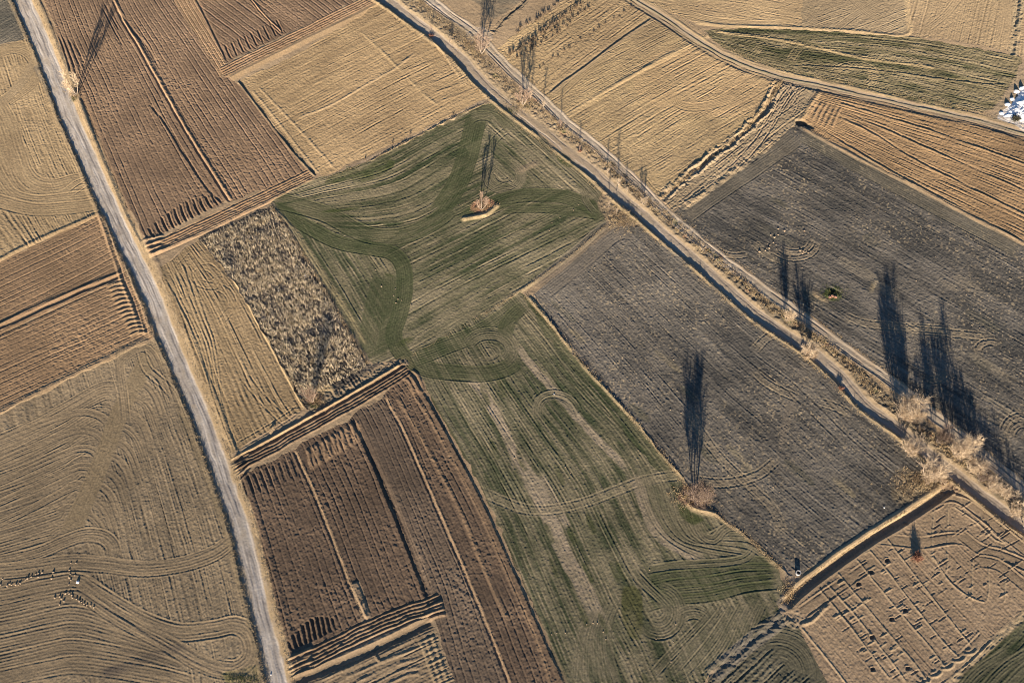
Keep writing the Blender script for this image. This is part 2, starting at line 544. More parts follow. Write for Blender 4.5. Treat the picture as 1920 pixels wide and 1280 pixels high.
# ploughed strips at the left edge
field([(-140, 560), (0, 492), (190, 398), (215, 440), (240, 515), (-140, 690)], r_f15, (.30, .20, .115), 'plough', ('dir', (0, 560), (200, 455)), seed=21, tone2=(.20, .135, .08), strong=1.35, clods=.75, amp=.9)
field([(-140, 690), (240, 515), (262, 560), (288, 632), (140, 700), (0, 772), (-140, 845)], r_f15, (.30, .20, .115), 'plough', ('dir', (0, 690), (250, 575)), seed=22, tone2=(.20, .135, .08), strong=1.3, clods=.8, amp=.9)
ridge([(-40, 508), (60, 456), (190, 398)], .30, .6, tone=(.38, .27, .15), ta=.7)
line([(-60, 642), (100, 568), (232, 514)], [(-1.6, 0), (-.7, .10), (-.2, -.30), (.25, -.22), (.7, .36), (1.5, 0)], tone=(.33, .22, .13), ta=.5, tw=1.0)
line([(-60, 656), (100, 581), (232, 520)], [(-.5, 0), (0, -.12), (.5, 0)], base=False)
ridge([(-60, 795), (0, 772), (140, 702), (282, 634)], .28, .9, tone=(.37, .26, .15), ta=.75)
for i in range(13):                                            # furrow ends turned up along the headland
    t = i / 12
    px, py = 222 + 44 * t, 528 + 92 * t
    ridge([(px - 26, py + 11), (px - 10, py + 4), (px + 4, py + 3), (px + 12, py + 6)], .26, .34, fade=1.0, tone=(.33, .23, .13), ta=.5, seed=30 + i)
for k, (ox, h) in enumerate([(0, .3), (9, .28), (18, .34), (27, .3)]):
    line([(186 + ox, 395), (205 + ox, 450), (228 + ox, 520), (252 + ox, 580), (268 + ox, 636)], [(-.9, 0), (-.35, h), (.1, .05), (.45, -h * .8), (.9, 0)], tone=(.32, .22, .13), ta=.5, seed=40 + k, fade=2, brk=.25)

# large field at lower left
F16 = [(-160, 855), (0, 776), (140, 706), (292, 634), (308, 655), (340, 735), (378, 830), (408, 910), (438, 1000), (462, 1090), (486, 1190), (502, 1290), (520, 1400), (-160, 1400)]
field(F16, r_f16, (.315, .24, .148), seed=25, tone2=(.185, .145, .095), rows=('between', [(150, 880), (170, 960), (190, 1050), (220, 1180), (240, 1300)], [(312, 655), (378, 830), (438, 1000), (486, 1190), (502, 1290)], 13), amp=1.15, pitch=.55)
W1, W2 = (.32, .24, .145), (.18, .14, .09)
F16T = dict(tone=W1, tone2=W2, mixrows=.45)
for i, (a, b) in enumerate([(820, 0), (858, 1), (896, 2), (934, 3), (972, 4), (1008, 5), (1042, 6)]):
    e = 215 - 14 * i
    swath([(-60, a + 34 - 2 * i), (40, a - 6), (120, a - 48 + 3 * i), (e - 20, a - 88 + 9 * i), (e + 10, a - 78 + 9 * i)], 2.4, pitch=.62, amp=.04, seed=50 + i, ta=.85, fade=5, **F16T)
for i in range(5):                                             # inner arcs curling down the smooth strip
    swath([(-40, 840 + 40 * i), (60, 800 + 38 * i), (150, 772 + 34 * i), (200 - 8 * i, 790 + 34 * i), (196 - 12 * i, 835 + 32 * i)], .9, pitch=.5, amp=.035, seed=60 + i, **F16T)
for i in range(12):                                            # rows fanning out of the strip on its right side
    t = i / 11
    px, py = 262 - 128 * t, 690 + 300 * t
    swath([(px, py + 5), (px + 18, py + 2), (px + 40, py + 22), (px + 58, py + 70)], .85, pitch=.5, amp=.04, seed=75 + i, **F16T)
swath([(292, 640), (262, 700), (225, 772), (200, 840), (168, 915), (138, 985), (125, 1010)], 2.0, pitch=.6, amp=.012, tone=(.285, .215, .125), seed=90, edge=.03)
swath([(228, 640), (224, 690), (232, 740), (236, 800)], 1.1, pitch=.5, amp=.03, seed=91, **F16T)
swath([(218, 690), (240, 665), (270, 652), (288, 668), (300, 700)], 1.0, pitch=.5, amp=.04, seed=92, **F16T)
tracks([(262, 650), (275, 690), (310, 722), (328, 745)], seed=93)
swath([(-40, 1062), (60, 1040), (120, 1015), (160, 1003), (195, 1008), (212, 1030), (200, 1055)], 1.6, pitch=.5, amp=.035, seed=94, **F16T)
for i in range(6):                                             # arcs sweeping in from the lower left edge
    o = 32 * i
    swath([(-60, 1128 + o), (20, 1112 + o * .98), (90, 1096 + o * .98), (150, 1092 + o * .96), (215 + 12 * i, 1135 + o * .80), (270 + 20 * i, 1170 + o * .74)], 1.9, pitch=.6, amp=.04, seed=100 + i, ta=.85, **F16T)
swath([(-60, 1075), (40, 1068), (130, 1055), (190, 1058), (270, 1066), (340, 1058), (400, 1038), (438, 1010)], 1.7, pitch=.62, amp=.045, seed=108, ta=.9, fade=2, **F16T)
swath([(150, 1092), (210, 1130), (280, 1168), (340, 1185), (400, 1180), (440, 1172), (464, 1184), (474, 1210), (466, 1238), (440, 1255), (410, 1252)], 1.9, pitch=.62, amp=.045, seed=109, ta=.9, fade=2, **F16T)
swath([(140, 1100), (220, 1155), (310, 1205), (380, 1245), (420, 1258), (450, 1256)], 1.6, pitch=.62, amp=.045, seed=110, ta=.9, fade=2, **F16T)
line([(130, 1098), (200, 1142), (290, 1198), (360, 1238), (430, 1268)], [(-.4, 0), (-.1, .03), (.2, -.04), (.5, 0)], base=False, tone=(.19, .145, .10), ta=.3, tw=.4)
area([(190, 1255), (240, 1240), (330, 1205), (350, 1212), (260, 1250), (200, 1270)], (.13, .105, .08), .6, seed=112)
area([(415, 1262), (450, 1255), (485, 1245), (490, 1275), (440, 1290)], (.20, .17, .08), .6, seed=113, rough=.08)
area([(338, 735), (372, 825), (402, 905), (432, 990), (456, 1085), (480, 1190), (495, 1285), (488, 1285), (468, 1190), (442, 1085), (418, 1000), (388, 915), (355, 835), (325, 750)], (.185, .145, .09), .7, seed=114, rough=.05)

# --- right of the road: the big ploughed field at top left
A1 = [(68, -50), (110, 75), (152, 178), (192, 278), (228, 365), (280, 485)]
M1 = [(186, -60), (212, 0), (232, 42), (262, 92), (305, 168), (345, 240), (388, 310), (432, 378)]
C1 = [(300, -60), (372, 40), (445, 138), (520, 240), (590, 330)]
FA = dict(rid=r_f1, kind='plough', tone=BRN, tone2=BRN2, clods=.85)
field([(58, -60), (186, -60), (212, 0), (232, 42), (262, 92), (305, 168), (345, 240), (388, 310), (430, 374), (340, 418), (274, 452), (228, 365), (192, 278), (150, 178), (110, 75)], rows=('between', A1, M1, 14), seed=120, **FA)
field([(186, -60), (300, -60), (415, 143), (450, 160), (520, 245), (584, 322), (500, 352), (430, 378), (388, 310), (345, 240), (305, 168), (262, 92), (232, 42), (212, 0)], rows=('between', M1, C1, 13), seed=121, **FA)
field([(290, -60), (360, -60), (425, 118), (413, 145)], r_f1, (.35, .235, .135), 'plough', ('dir', (330, -10), (420, 135)), seed=122, tone2=(.25, .165, .095), strong=.9, clods=.6, amp=1.1)
line(M1[1:], [(-1.18, 0), (-0.62, 0.128), (-0.34, -0.16), (0, -0.176), (0.22, 0.32), (0.5, 0.288), (0.99, 0)], tone=(.36, .24, .14), ta=.75, tw=0.56, seed=123, fade=1)
line([(278, 195), (310, 235), (350, 300), (385, 350), (418, 384)], [(-.7, 0), (-.2, .08), (.2, -.2), (.7, 0)], seed=124, base=False)
line([(222, 20), (250, 60), (272, 82), (300, 130)], [(-.6, 0), (0, -.2), (.6, .05), (.9, 0)], seed=125, base=False)
for px, py, qx, qy in [(195, 5, 225, 60), (190, 12, 232, 90), (400, 362, 408, 378), (330, 225, 338, 238)]:
    groove([(px, py), ((px + qx) / 2, (py + qy) / 2 + 1), (qx, qy)], .16, .3, seed=px, base=False)
for i in range(11):                                            # furrow ends against the headland
    t = i / 10
    bx, by = 292 + 118 * t, 446 - 62 * t
    s = .55 + .45 * math.sin(t * 3.1)
    line([(bx - 13, by - 30 * s - 4), (bx - 7, by - 14 * s, 1.0), (bx, by)], [(-.75, .0), (-.45, .14), (0, -.34 * s - .1), (.45, .14), (.75, 0)], fade=.6, seed=130 + i, tone=(.15, .10, .06), ta=.35, tw=.35)
HB = [(274, 470), (350, 436), (430, 398), (510, 360), (584, 324)]
line(HB, [(-1.86, 0), (-1.61, 0.225), (-1.24, 0.015), (-0.99, 0.195), (-0.68, -0.045), (-0.31, 0.15), (0, -0.038), (0.31, 0.15), (0.68, -0.06), (1.05, 0.165), (1.43, -0.112), (1.74, 0)], tone=(.295, .19, .108), ta=.85, tw=1.74, seed=142, fade=.8, setpat=.3, noise=.12, rid=r_f1, ridw=1.67, wob=.2)
line([(p[0] + 4, p[1] + 13) for p in HB], [(-0.72, 0), (-0.36, -0.07), (0, 0.28), (0.3, 0.14), (0.6, 0)], tone=(.36, .245, .145), ta=.7, tw=0.36, seed=143, fade=.5)
for i in range(4):
    ridge([(262 + i * 4, 452 + i * 9), (285 + i * 2, 447 + i * 9), (310, 440 + i * 9)], .35, .4, fade=1.2, seed=145 + i, tone=(.35, .24, .14), ta=.5)
line([(150, 180), (175, 245), (205, 320), (240, 400), (268, 455)], [(-1.2, .15), (-.6, .25), (0, -.35), (.5, -.2), (1.2, 0)], seed=150, fade=1, tone=(.19, .13, .08), ta=.5, tw=.8)
line([(72, -10), (100, 55), (125, 118), (142, 158)], [(-.8, .1), (0, -.25), (.8, 0)], seed=151, fade=1, tone=(.20, .135, .08), ta=.4, tw=.6)
for i in range(4):
    groove([(108 + i * 9, 60 + 4 * i), (124 + i * 9, 105), (136 + i * 9, 150 - i * 2)], .2 - .03 * i, .35, seed=153 + i, fade=3, base=False)

# the ploughed piece at the top edge
field([(340, -60), (760, -60), (700, -16), (600, 36), (540, 62), (425, 118)], r_f1b, BRN, 'plough', ('dir', (420, 20), (505, 85)), seed=160, tone2=BRN2, strong=1.5, clods=.85)
line([(440, -40), (470, 0), (500, 35), (528, 62)], [(-0.66, 0), (-0.3, 0.12), (0, -0.2), (0.24, 0.272), (0.66, 0)], seed=161, tone=(.35, .235, .135), ta=.7, tw=0.36, fade=1)
line([(345, -40), (372, 10), (400, 66), (424, 114)], [(-.8, 0), (-.2, .1), (.25, -.28), (.8, 0)], seed=162, fade=1)
for i in range(9):
    t = i / 8
    bx, by = 434 + 96 * t, 110 - 48 * t
    line([(bx - 12, by - 26), (bx - 6, by - 12), (bx, by)], [(-.65, 0), (-.4, .12), (0, -.3), (.4, .12), (.65, 0)], fade=.5, seed=165 + i, tone=(.16, .105, .062), ta=.35, tw=.35)
H2 = [(414, 138), (470, 110), (540, 76), (620, 36), (700, -4), (770, -42)]
line(H2, [(-1.74, 0), (-1.3, 0.15), (-1.05, -0.038), (-0.62, 0.15), (-0.31, -0.06), (0.06, 0.135), (0.43, -0.075), (0.87, 0.15), (1.24, -0.09), (1.55, 0.21), (1.8, 0)], tone=(.29, .185, .106), ta=.85, tw=1.67, seed=176, fade=.8, setpat=.3, noise=.1, rid=r_f1b, ridw=1.61, wob=.2)
line([(430, 148), (500, 112), (580, 72), (660, 34), (720, 2), (790, -40)], [(-1.3, 0), (-.4, .1), (.3, .22), (1.3, 0)], tone=(.39, .27, .15), ta=.8, tw=1.2, seed=177, fade=.5, setpat=.3)

# --- tan stubble between ploughland and lane
field([(450, 152), (560, 98), (640, 52), (722, 0), (780, -40), (800, -5), (838, 82), (885, 128), (918, 182), (760, 258), (605, 330), (520, 245)], r_f2, (.40, .285, .155), seed=180, tone2=(.275, .195, .108), rows=('dir', (560, 230), (800, 105)), amp=1.0, strong=2.9, pitch=.8, along=5)
for i, (a, b) in enumerate([((470, 165), (600, 328)), ((482, 160), (630, 318)), ((462, 172), (580, 318))]):
    ridge([a, ((a[0] + b[0]) / 2 - 2, (a[1] + b[1]) / 2 - 4), b], .12, .35, tone=(.44, .32, .18), ta=.6, seed=181 + i)
line([(448, 152), (485, 200), (530, 258), (566, 300), (592, 328)], [(-0.77, 0), (-0.35, 0.256), (0, -0.24), (0.35, -0.08), (0.84, 0)], tone=(.17, .13, .08), ta=.6, tw=0.56, seed=185, fade=.5, brk=.3)
ridge([(555, 222), (620, 196), (690, 156), (740, 128), (782, 96)], .14, .35, tone=(.45, .33, .19), ta=.6, seed=186)
line([(676, 58), (720, 100), (760, 140), (800, 180), (826, 200)], [(-.6, 0), (0, .1), (.6, 0)], tone=(.42, .31, .17), ta=.5, tw=.5, seed=187, brk=.4)
for i in range(9):                                             # cross strokes of the drill
    x, y = 690 + 17 * i, 60 + 14 * i
    ridge([(x, y + 18), (x + 42, y + 2), (x + 78, y - 13)], .08, .3, tone=(.30, .215, .125), ta=.5, seed=190 + i, brk=.5)
for k in range(4):
    ridge([(740 + 7 * k, 14 - 2 * k), (800 + 4 * k, 64 + 4 * k), (850 + 2 * k, 118 + 6 * k), (885 - 6 * k, 165)], .10, .3, seed=200 + k, tone=(.41, .30, .17), ta=.5)
area([(600, 338), (640, 318), (700, 290), (760, 262), (830, 226), (900, 190), (925, 188), (925, 194), (840, 236), (770, 274), (700, 308), (640, 336)], (.31, .24, .165), .95, seed=205, flat=.8)
line([(604, 338), (660, 318), (720, 288), (790, 252), (860, 216), (920, 188)], [(-1.4, 0), (-.8, .1), (-.2, .3), (.4, -.1), (.9, 0)], tone=(.43, .31, .18), ta=.8, tw=.7, seed=206, brk=.4)

# --- upper green field
F3 = [(508, 378), (590, 336), (700, 300), (790, 254), (905, 196), (928, 192), (975, 232), (1040, 280), (1100, 330), (1128, 362), (1138, 418), (1070, 478), (975, 546), (870, 606), (770, 668), (700, 682), (664, 630), (610, 545), (560, 460), (528, 405)]
field(F3, r_f3, GRN, seed=210, tone2=GRN2, rows=('dir', (760, 560), (1100, 382)), amp=1.0, strong=2.2, pitch=.8, grass=.25, along=12, tanrow=.6)
sub = dict(amp=1.0, pitch=.75, along=12, tanrow=.6)
field([(935, 196), (975, 232), (1040, 280), (1100, 330), (1128, 362), (1050, 355), (985, 352), (930, 340), (925, 290), (905, 250)], r_f3, (.22, .186, .115), seed=211, tone2=GRN2, rows=('dir', (940, 220), (1090, 350)), strong=1.8, grass=.2, jit=.5, **sub)
field([(508, 378), (590, 430), (680, 468), (740, 490), (745, 540), (700, 660), (664, 630), (610, 545), (560, 460)], r_f3, (.225, .188, .115), seed=212, tone2=(.056, .064, .034), rows=('dir', (560, 440), (680, 640)), strong=1.9, grass=.2, jit=.4, **sub)
field([(508, 378), (590, 336), (700, 300), (790, 254), (880, 210), (880, 300), (850, 360), (780, 430), (700, 452), (620, 430)], r_f3, (.21, .178, .108), seed=213, tone2=(.042, .054, .026), rows=('between', [(500, 372), (590, 336), (700, 300), (790, 254), (905, 196)], [(600, 430), (700, 440), (790, 425), (880, 370)], 10), grass=.45, jit=.5, **sub)
G1, G2 = (.088, .096, .046), (.030, .043, .018)
GT = dict(tone=G1, tone2=G2, mixrows=.3)
swath([(512, 385), (545, 405), (590, 432), (640, 455), (700, 466), (735, 474), (756, 500), (758, 545), (748, 590), (738, 625), (752, 660), (790, 695)], 1.9, pitch=.5, amp=.03, seed=220, edge=.07, ta=.8, fade=1, **GT)
swath([(512, 375), (560, 385), (620, 405), (690, 440), (760, 440), (820, 412), (850, 385)], 2.4, pitch=.6, amp=.028, seed=221, ta=.5, **GT)
swath([(728, 510), (715, 560), (702, 620), (694, 680)], 3.4, pitch=.55, amp=.025, seed=222, ta=.55, edge=.03, **GT)
swath([(735, 500), (733, 560), (728, 620), (715, 676)], 2.0, pitch=.5, amp=.025, seed=223, ta=.4, edge=.03, **GT)
swath([(895, 215), (885, 255), (874, 300), (855, 350), (820, 400)], 2.6, pitch=.55, amp=.018, seed=224, ta=.75, edge=.02, **GT)
swath([(905, 215), (920, 200), (945, 225), (960, 250)], 1.5, pitch=.5, amp=.04, seed=225, ta=.4, **GT)
swath(ring_pts(905, 238, 32, 22, 180, 380), 1.7, pitch=.5, amp=.04, seed=226, ta=.3, **GT)
LT = dict(tone=(.225, .188, .12), tone2=(.09, .086, .052), mixrows=.45)
swath(ring_pts(945, 330, 32, 26, -80, 270), 1.4, pitch=.5, amp=.05, seed=227, ta=.7, **LT)
swath(ring_pts(945, 330, 14, 11, -60, 290), .45, pitch=.4, amp=.05, seed=228, ta=.7, **LT)
swath([(1136, 415), (1105, 388), (1060, 370), (1010, 366), (960, 370), (915, 388), (860, 412)], 2.0, pitch=.55, amp=.035, seed=229, ta=.75, **GT)
swath([(1130, 405), (1095, 400), (1040, 392), (980, 390), (930, 395)], 1.4, pitch=.5, amp=.035, seed=230, ta=.6, **GT)
swath([(1132, 360), (1110, 345), (1096, 370), (1120, 405)], .9, pitch=.45, amp=.04, seed=231, ta=.5, **LT)
swath([(930, 195), (970, 225), (1010, 262), (1050, 300), (1095, 340), (1125, 372), (1136, 410)], 1.3, pitch=.5, amp=.045, seed=232, ta=.5, **LT)
tracks([(905, 300), (928, 262), (955, 240)], seed=233)
line([(964, 325), (990, 312), (1015, 302)], [(-.9, 0), (0, .08), (.9, 0)], tone=(.26, .20, .13), ta=.6, tw=.9)
for i, pts in enumerate([[(520, 395), (545, 425), (600, 510), (660, 600), (690, 650)], [(525, 400), (560, 440), (620, 530), (672, 612)]]):
    ridge(pts, .10, .3, tone=(.27, .22, .12), ta=.6, seed=240 + i)
line([(690, 680), (668, 645), (640, 598), (610, 548), (572, 482), (530, 412), (510, 385)], [(-1, 0), (-.4, .05), (0, .24), (.5, 0)], tone=(.30, .23, .14), ta=.7, tw=.6, seed=243, brk=.5)
ridge([(770, 668), (840, 630), (910, 588), (975, 546), (1020, 515), (1080, 472), (1140, 420)], .16, .5, tone=(.33, .26, .155), ta=.75, seed=244, brk=.3)
area([(1140, 415), (1120, 380), (1135, 362), (1170, 385), (1205, 420), (1190, 440), (1165, 425)], (.24, .18, .115), .85, seed=245, rough=.16)
for i, (cx, cy, ax, ay) in enumerate([(700, 320, 90, -40), (640, 330, 70, -26), (640, 392, 80, -10), (730, 515, 20, 6), (1060, 300, 40, 30), (760, 640, 40, -18)]):
    area(ring_pts(cx, cy, ax * .5, abs(ay) * .35, 0, 330, 10, math.degrees(math.atan2(ay, ax))), (.055, .068, .024), .65, seed=250 + i)
# the lone tree's weedy islet and its bank
area(ring_pts(905, 386, 24, 13, 0, 330, 10, -12), (.30, .165, .095), .9, seed=256, rough=.12, noise=1.2)
ridge([(862, 412), (885, 407), (910, 402), (925, 392), (936, 381)], .42, .55, tone=(.42, .32, .18), ta=.9, seed=257, fade=1)

# --- long green field below
L4 = [(764, 660), (800, 730), (852, 822), (905, 920), (950, 1020), (1000, 1140), (1062, 1290), (1090, 1360)]
R4 = [(985, 550), (1045, 620), (1110, 700), (1180, 770), (1240, 850), (1282, 925), (1330, 1000), (1400, 1100), (1440, 1180)]
F4 = [(768, 668), (870, 606), (975, 546), (1000, 566), (1050, 628), (1110, 700), (1180, 775), (1240, 850), (1278, 900), (1290, 955), (1340, 968), (1400, 1010), (1460, 1065), (1476, 1100), (1462, 1142), (1395, 1205), (1330, 1262), (1280, 1400), (1110, 1400), (1062, 1290), (1000, 1140), (950, 1020), (905, 920), (852, 822), (800, 730)]
field(F4, r_f4, (.215, .183, .115), seed=260, tone2=(.048, .058, .030), rows=('between', L4, R4, 26), amp=1.0, pitch=.7, grass=.3, along=10, tanrow=.6)
field([(980, 552), (1000, 566), (1050, 628), (1110, 700), (1180, 775), (1240, 850), (1272, 900), (1230, 880), (1160, 800), (1080, 700), (1010, 610)], r_f4, (.16, .148, .083), seed=261, tone2=(.038, .050, .024), rows=('dir', (1000, 590), (1200, 830)), strong=1.5, grass=.3, **sub)
PK, PK2 = (.30, .24, .165), (.205, .158, .105)
for i, (pts, hw) in enumerate([([(872, 700), (900, 728), (930, 780), (960, 840), (990, 900)], 1.0), ([(965, 640), (1000, 690), (1040, 735), (1085, 785), (1130, 835), (1180, 885)], .9), ([(960, 850), (995, 900), (1028, 965), (1062, 1040), (1100, 1110), (1132, 1180)], 1.6), ([(1180, 885), (1205, 930), (1218, 970), (1240, 1005), (1290, 1035), (1330, 1045)], 1.2), ([(1010, 880), (1035, 930), (1070, 1000)], .8)]):
    line(pts, [(-hw, 0), (0, -.03), (hw, 0)], tone=PK, ta=.75, tw=hw, seed=265 + i, fade=3, wob=.4)
swath([(770, 672), (800, 690), (850, 698), (905, 700), (950, 690), (975, 670)], 2.0, pitch=.5, amp=.035, seed=270, ta=.6, **GT)
swath([(768, 672), (830, 650), (900, 622), (950, 590), (985, 560)], 2.2, pitch=.55, amp=.035, seed=271, ta=.5, **GT)
swath(ring_pts(918, 655, 42, 30, -180, 60), 1.6, pitch=.55, amp=.045, seed=272, ta=.5, **LT)
swath(ring_pts(915, 660, 20, 13, -150, 160), .6, pitch=.45, amp=.045, seed=273, ta=.5, **LT)
swath([(945, 640), (955, 600), (985, 570)], 1.8, pitch=.5, amp=.03, seed=274, ta=.6, **GT)
swath([(1008, 790), (1012, 755), (1035, 740), (1065, 748), (1085, 775)], 1.2, pitch=.5, amp=.05, seed=275, ta=.6, **LT)
tracks([(1000, 782), (1008, 748), (1040, 736), (1075, 752), (1092, 785)], seed=276)
tracks([(1062, 855), (1070, 820), (1080, 795)], seed=277)
tracks([(905, 922), (940, 938), (985, 954), (1035, 955), (1090, 944), (1150, 922), (1205, 902), (1260, 892), (1300, 893)], h=.05, seed=278, tone=(.25, .205, .13))
# curving passes in the lower right lobe
for i in range(7):
    o = i * 1.0
    swath([(1196 + 16 * i, 880 + 6 * i), (1215 + 16 * i, 945 + 8 * i), (1248 + 15 * i, 1000 + 2 * i), (1310 + 9 * i, 1036 - 8 * i), (1390 + 5 * i, 1052 - 10 * i), (1448, 1068 - 5 * i)], 1.1, pitch=.5, amp=.042, seed=280 + i, ta=.35, fade=3, **LT)
for i in range(5):
    swath([(1205, 1075 + 16 * i), (1260, 1062 + 16 * i), (1330, 1058 + 15 * i), (1400, 1050 + 13 * i), (1465, 1054 + 10 * i)], 1.0, pitch=.5, amp=.04, seed=288 + i, ta=.65, **GT)
swath([(1205, 1068), (1280, 1058), (1360, 1054), (1400, 1045), (1420, 1020)], .9, pitch=.5, amp=.05, seed=294, ta=.5, **LT)
for i in range(6):
    swath([(1345 + 18 * i, 1135 - 3 * i), (1320 + 19 * i, 1165), (1270 + 26 * i, 1215), (1220 + 28 * i, 1268)], 1.1, pitch=.5, amp=.045, seed=296 + i, ta=.5, **LT)
swath(ring_pts(1235, 1145, 30, 34, -100, 150), 2.3, pitch=.55, amp=.05, seed=303, ta=.6, **LT)
swath(ring_pts(1300, 1165, 26, 18, -190, 0), 1.4, pitch=.5, amp=.05, seed=304, ta=.4, **LT)
for i in range(5):
    swath([(1160 - 12 * i, 1120 + 4 * i), (1140 - 12 * i, 1170 + 4 * i), (1142 - 14 * i, 1225), (1160 - 20 * i, 1290)], .9, pitch=.5, amp=.04, seed=306 + i, ta=.5, **LT)
swath([(1180, 1060), (1210, 1095), (1240, 1125), (1262, 1150)], 1.2, pitch=.5, amp=.04, seed=312, ta=.5, **LT)
tracks([(1185, 1070), (1215, 1100), (1250, 1130)], seed=313)
tracks([(1352, 1195), (1352, 1160), (1365, 1120)], seed=314, h=.05)
area([(1170, 1100), (1200, 1105), (1205, 1150), (1200, 1200), (1180, 1195), (1165, 1150)], (.085, .085, .036), .8, seed=315)
area([(1270, 945), (1292, 955), (1320, 975), (1300, 985), (1275, 965)], (.05, .065, .022), .7, seed=316)
area([(1430, 1180), (1460, 1150), (1470, 1120), (1440, 1160), (1400, 1200), (1340, 1250), (1360, 1250)], (.06, .072, .028), .6, seed=317)
for i in range(16):
    t = rng.random()
    x0 = np.interp(t, [0, .3, .6, 1], [800, 905, 1000, 1080]) + rng.uniform(20, 150)
    y0 = 700 + 560 * t
    area([(x0, y0), (x0 + 9, y0 + 6), (x0 + 22, y0 + 38), (x0 + 14, y0 + 42), (x0 + 2, y0 + 16)], (.052, .062, .025), .55, seed=320 + i, noise=1.5)
line([(985, 552), (1020, 590), (1060, 640), (1100, 692), (1150, 745), (1200, 800), (1245, 855), (1282, 898), (1300, 925)], [(-1.2, 0), (-.5, .06), (0, .30), (.5, .05), (.9, -.15), (1.5, 0)], tone=(.36, .28, .165), ta=.8, tw=.55, seed=340, brk=.4)
line([(1275, 925), (1300, 952), (1340, 962), (1380, 985), (1420, 1022), (1465, 1065), (1490, 1085)], [(-1.2, 0), (-.5, .1), (0, .34), (.6, -.2), (1.4, 0)], tone=(.33, .255, .15), ta=.75, tw=.9, seed=341, brk=.5)
area([(1278, 915), (1300, 905), (1335, 912), (1345, 935), (1330, 952), (1295, 950), (1270, 935)], (.21, .125, .085), .9, seed=342, rough=.16, noise=1.4)

# --- dark grey fields either side of the lane
LL = [(1130, 350), (1205, 418), (1300, 500), (1420, 604), (1530, 680), (1640, 785), (1780, 900)]
field([(1000, 552), (1080, 484), (1150, 428), (1200, 424), (1240, 455), (1300, 503), (1420, 608), (1520, 676), (1560, 712), (1610, 765), (1690, 828), (1770, 898), (1720, 940), (1640, 992), (1560, 1045), (1490, 1085), (1420, 1020), (1340, 960), (1300, 915), (1240, 850), (1180, 775), (1110, 700), (1050, 628)], r_f5, GRY, seed=350, tone2=GRY2,
      rows=('between', [(985, 540), (1060, 625), (1180, 770), (1300, 915), (1480, 1085)], LL, 17), amp=.8, clods=1.3, pitch=.6, grass=.25, along=2.5, straw=.7)
swath([(1010, 545), (1080, 490), (1150, 432), (1195, 430)], 3.2, pitch=.6, amp=.025, seed=351, tone=(.21, .175, .135), tone2=(.10, .09, .07), ta=.6)
ridge([(1395, 520), (1430, 560), (1470, 600)], .05, .3)
for i, pts in enumerate([[(1412, 660), (1440, 632), (1480, 622)], [(1410, 690), (1430, 712), (1460, 730), (1500, 748)], [(1530, 752), (1560, 760), (1600, 778)], [(1290, 770), (1340, 845), (1400, 905), (1450, 955), (1470, 1010)], [(1300, 900), (1360, 905), (1420, 890), (1460, 858)]]):
    tracks(pts, seed=352 + i, tone=(.25, .20, .13), ta=.4, h=.08)
area([(1480, 740), (1500, 735), (1490, 770), (1470, 830), (1460, 850), (1465, 800)], (.21, .175, .13), .5, seed=359)
swath(ring_pts(1623, 968, 9, 6, 0, 330), .7, pitch=.4, amp=.05, seed=360)
for i in range(10):
    a_ = rng.uniform(1050, 1600)
    b_ = 560 + (a_ - 1000) * .62 + rng.uniform(-40, 110)
    area(ring_pts(a_, b_, rng.uniform(14, 40), rng.uniform(5, 11), 0, 330, 9, 40), (.25, .205, .125) if i % 2 else (.095, .09, .06), .45, seed=362 + i)
area([(1505, 1080), (1560, 1040), (1640, 985), (1700, 945), (1730, 930), (1720, 950), (1640, 1000), (1560, 1058)], (.25, .19, .12), .6, seed=374, rough=.08)
area([(1680, 880), (1720, 880), (1770, 900), (1750, 930), (1700, 945), (1670, 930)], (.20, .155, .095), .6, seed=375, rough=.14)
area([(1470, 1060), (1500, 1080), (1490, 1120), (1465, 1150), (1455, 1130), (1475, 1100)], (.25, .20, .15), .8, seed=376, rough=.12)

F6 = [(1262, 398), (1330, 352), (1420, 290), (1498, 230), (1560, 272), (1700, 345), (1800, 398), (1920, 460), (2050, 530), (2050, 1005), (1920, 898), (1800, 800), (1680, 708), (1560, 622), (1450, 542), (1345, 466)]
field(F6, r_f6, (.168, .149, .122), seed=380, tone2=(.066, .063, .056), rows=('dir', (1500, 330), (1800, 500)), amp=.8, clods=1.3, pitch=.6, strong=2.4, grass=.3, along=2.5, straw=.7)
swath([(1268, 400), (1340, 350), (1420, 296), (1490, 246)], 4.2, pitch=.6, amp=.04, seed=381, tone=(.19, .16, .115), tone2=(.075, .07, .055), ta=.7)
swath([(1500, 245), (1600, 300), (1720, 365), (1920, 470)], 3.0, pitch=.6, amp=.04, seed=382, tone=(.215, .18, .12), tone2=(.09, .085, .06), ta=.5)
for i, (cx, cy, rx, ry, a0, a1) in enumerate([(1490, 455, 42, 30, -10, 160), (1490, 452, 32, 21, -10, 150), (1748, 690, 30, 22, 0, 130), (1856, 655, 22, 14, 130, 330), (1915, 815, 34, 36, 150, 290), (1918, 818, 22, 24, 150, 290), (1380, 440, 50, 40, 60, 160)]):
    tracks(ring_pts(cx, cy, rx, ry, a0, a1), seed=384 + i, tone=(.25, .20, .135), ta=.5, h=.10, gauge=.7)
for i, pts in enumerate([[(1580, 590), (1620, 606), (1680, 612), (1780, 618)], [(1690, 615), (1760, 622), (1860, 632)], [(1410, 452), (1440, 478), (1480, 496)]]):
    tracks(pts, seed=392 + i, tone=(.24, .195, .13), ta=.45, h=.07)
ridge([(1630, 552), (1640, 530), (1645, 520)], .15, .4, tone=(.25, .20, .12))
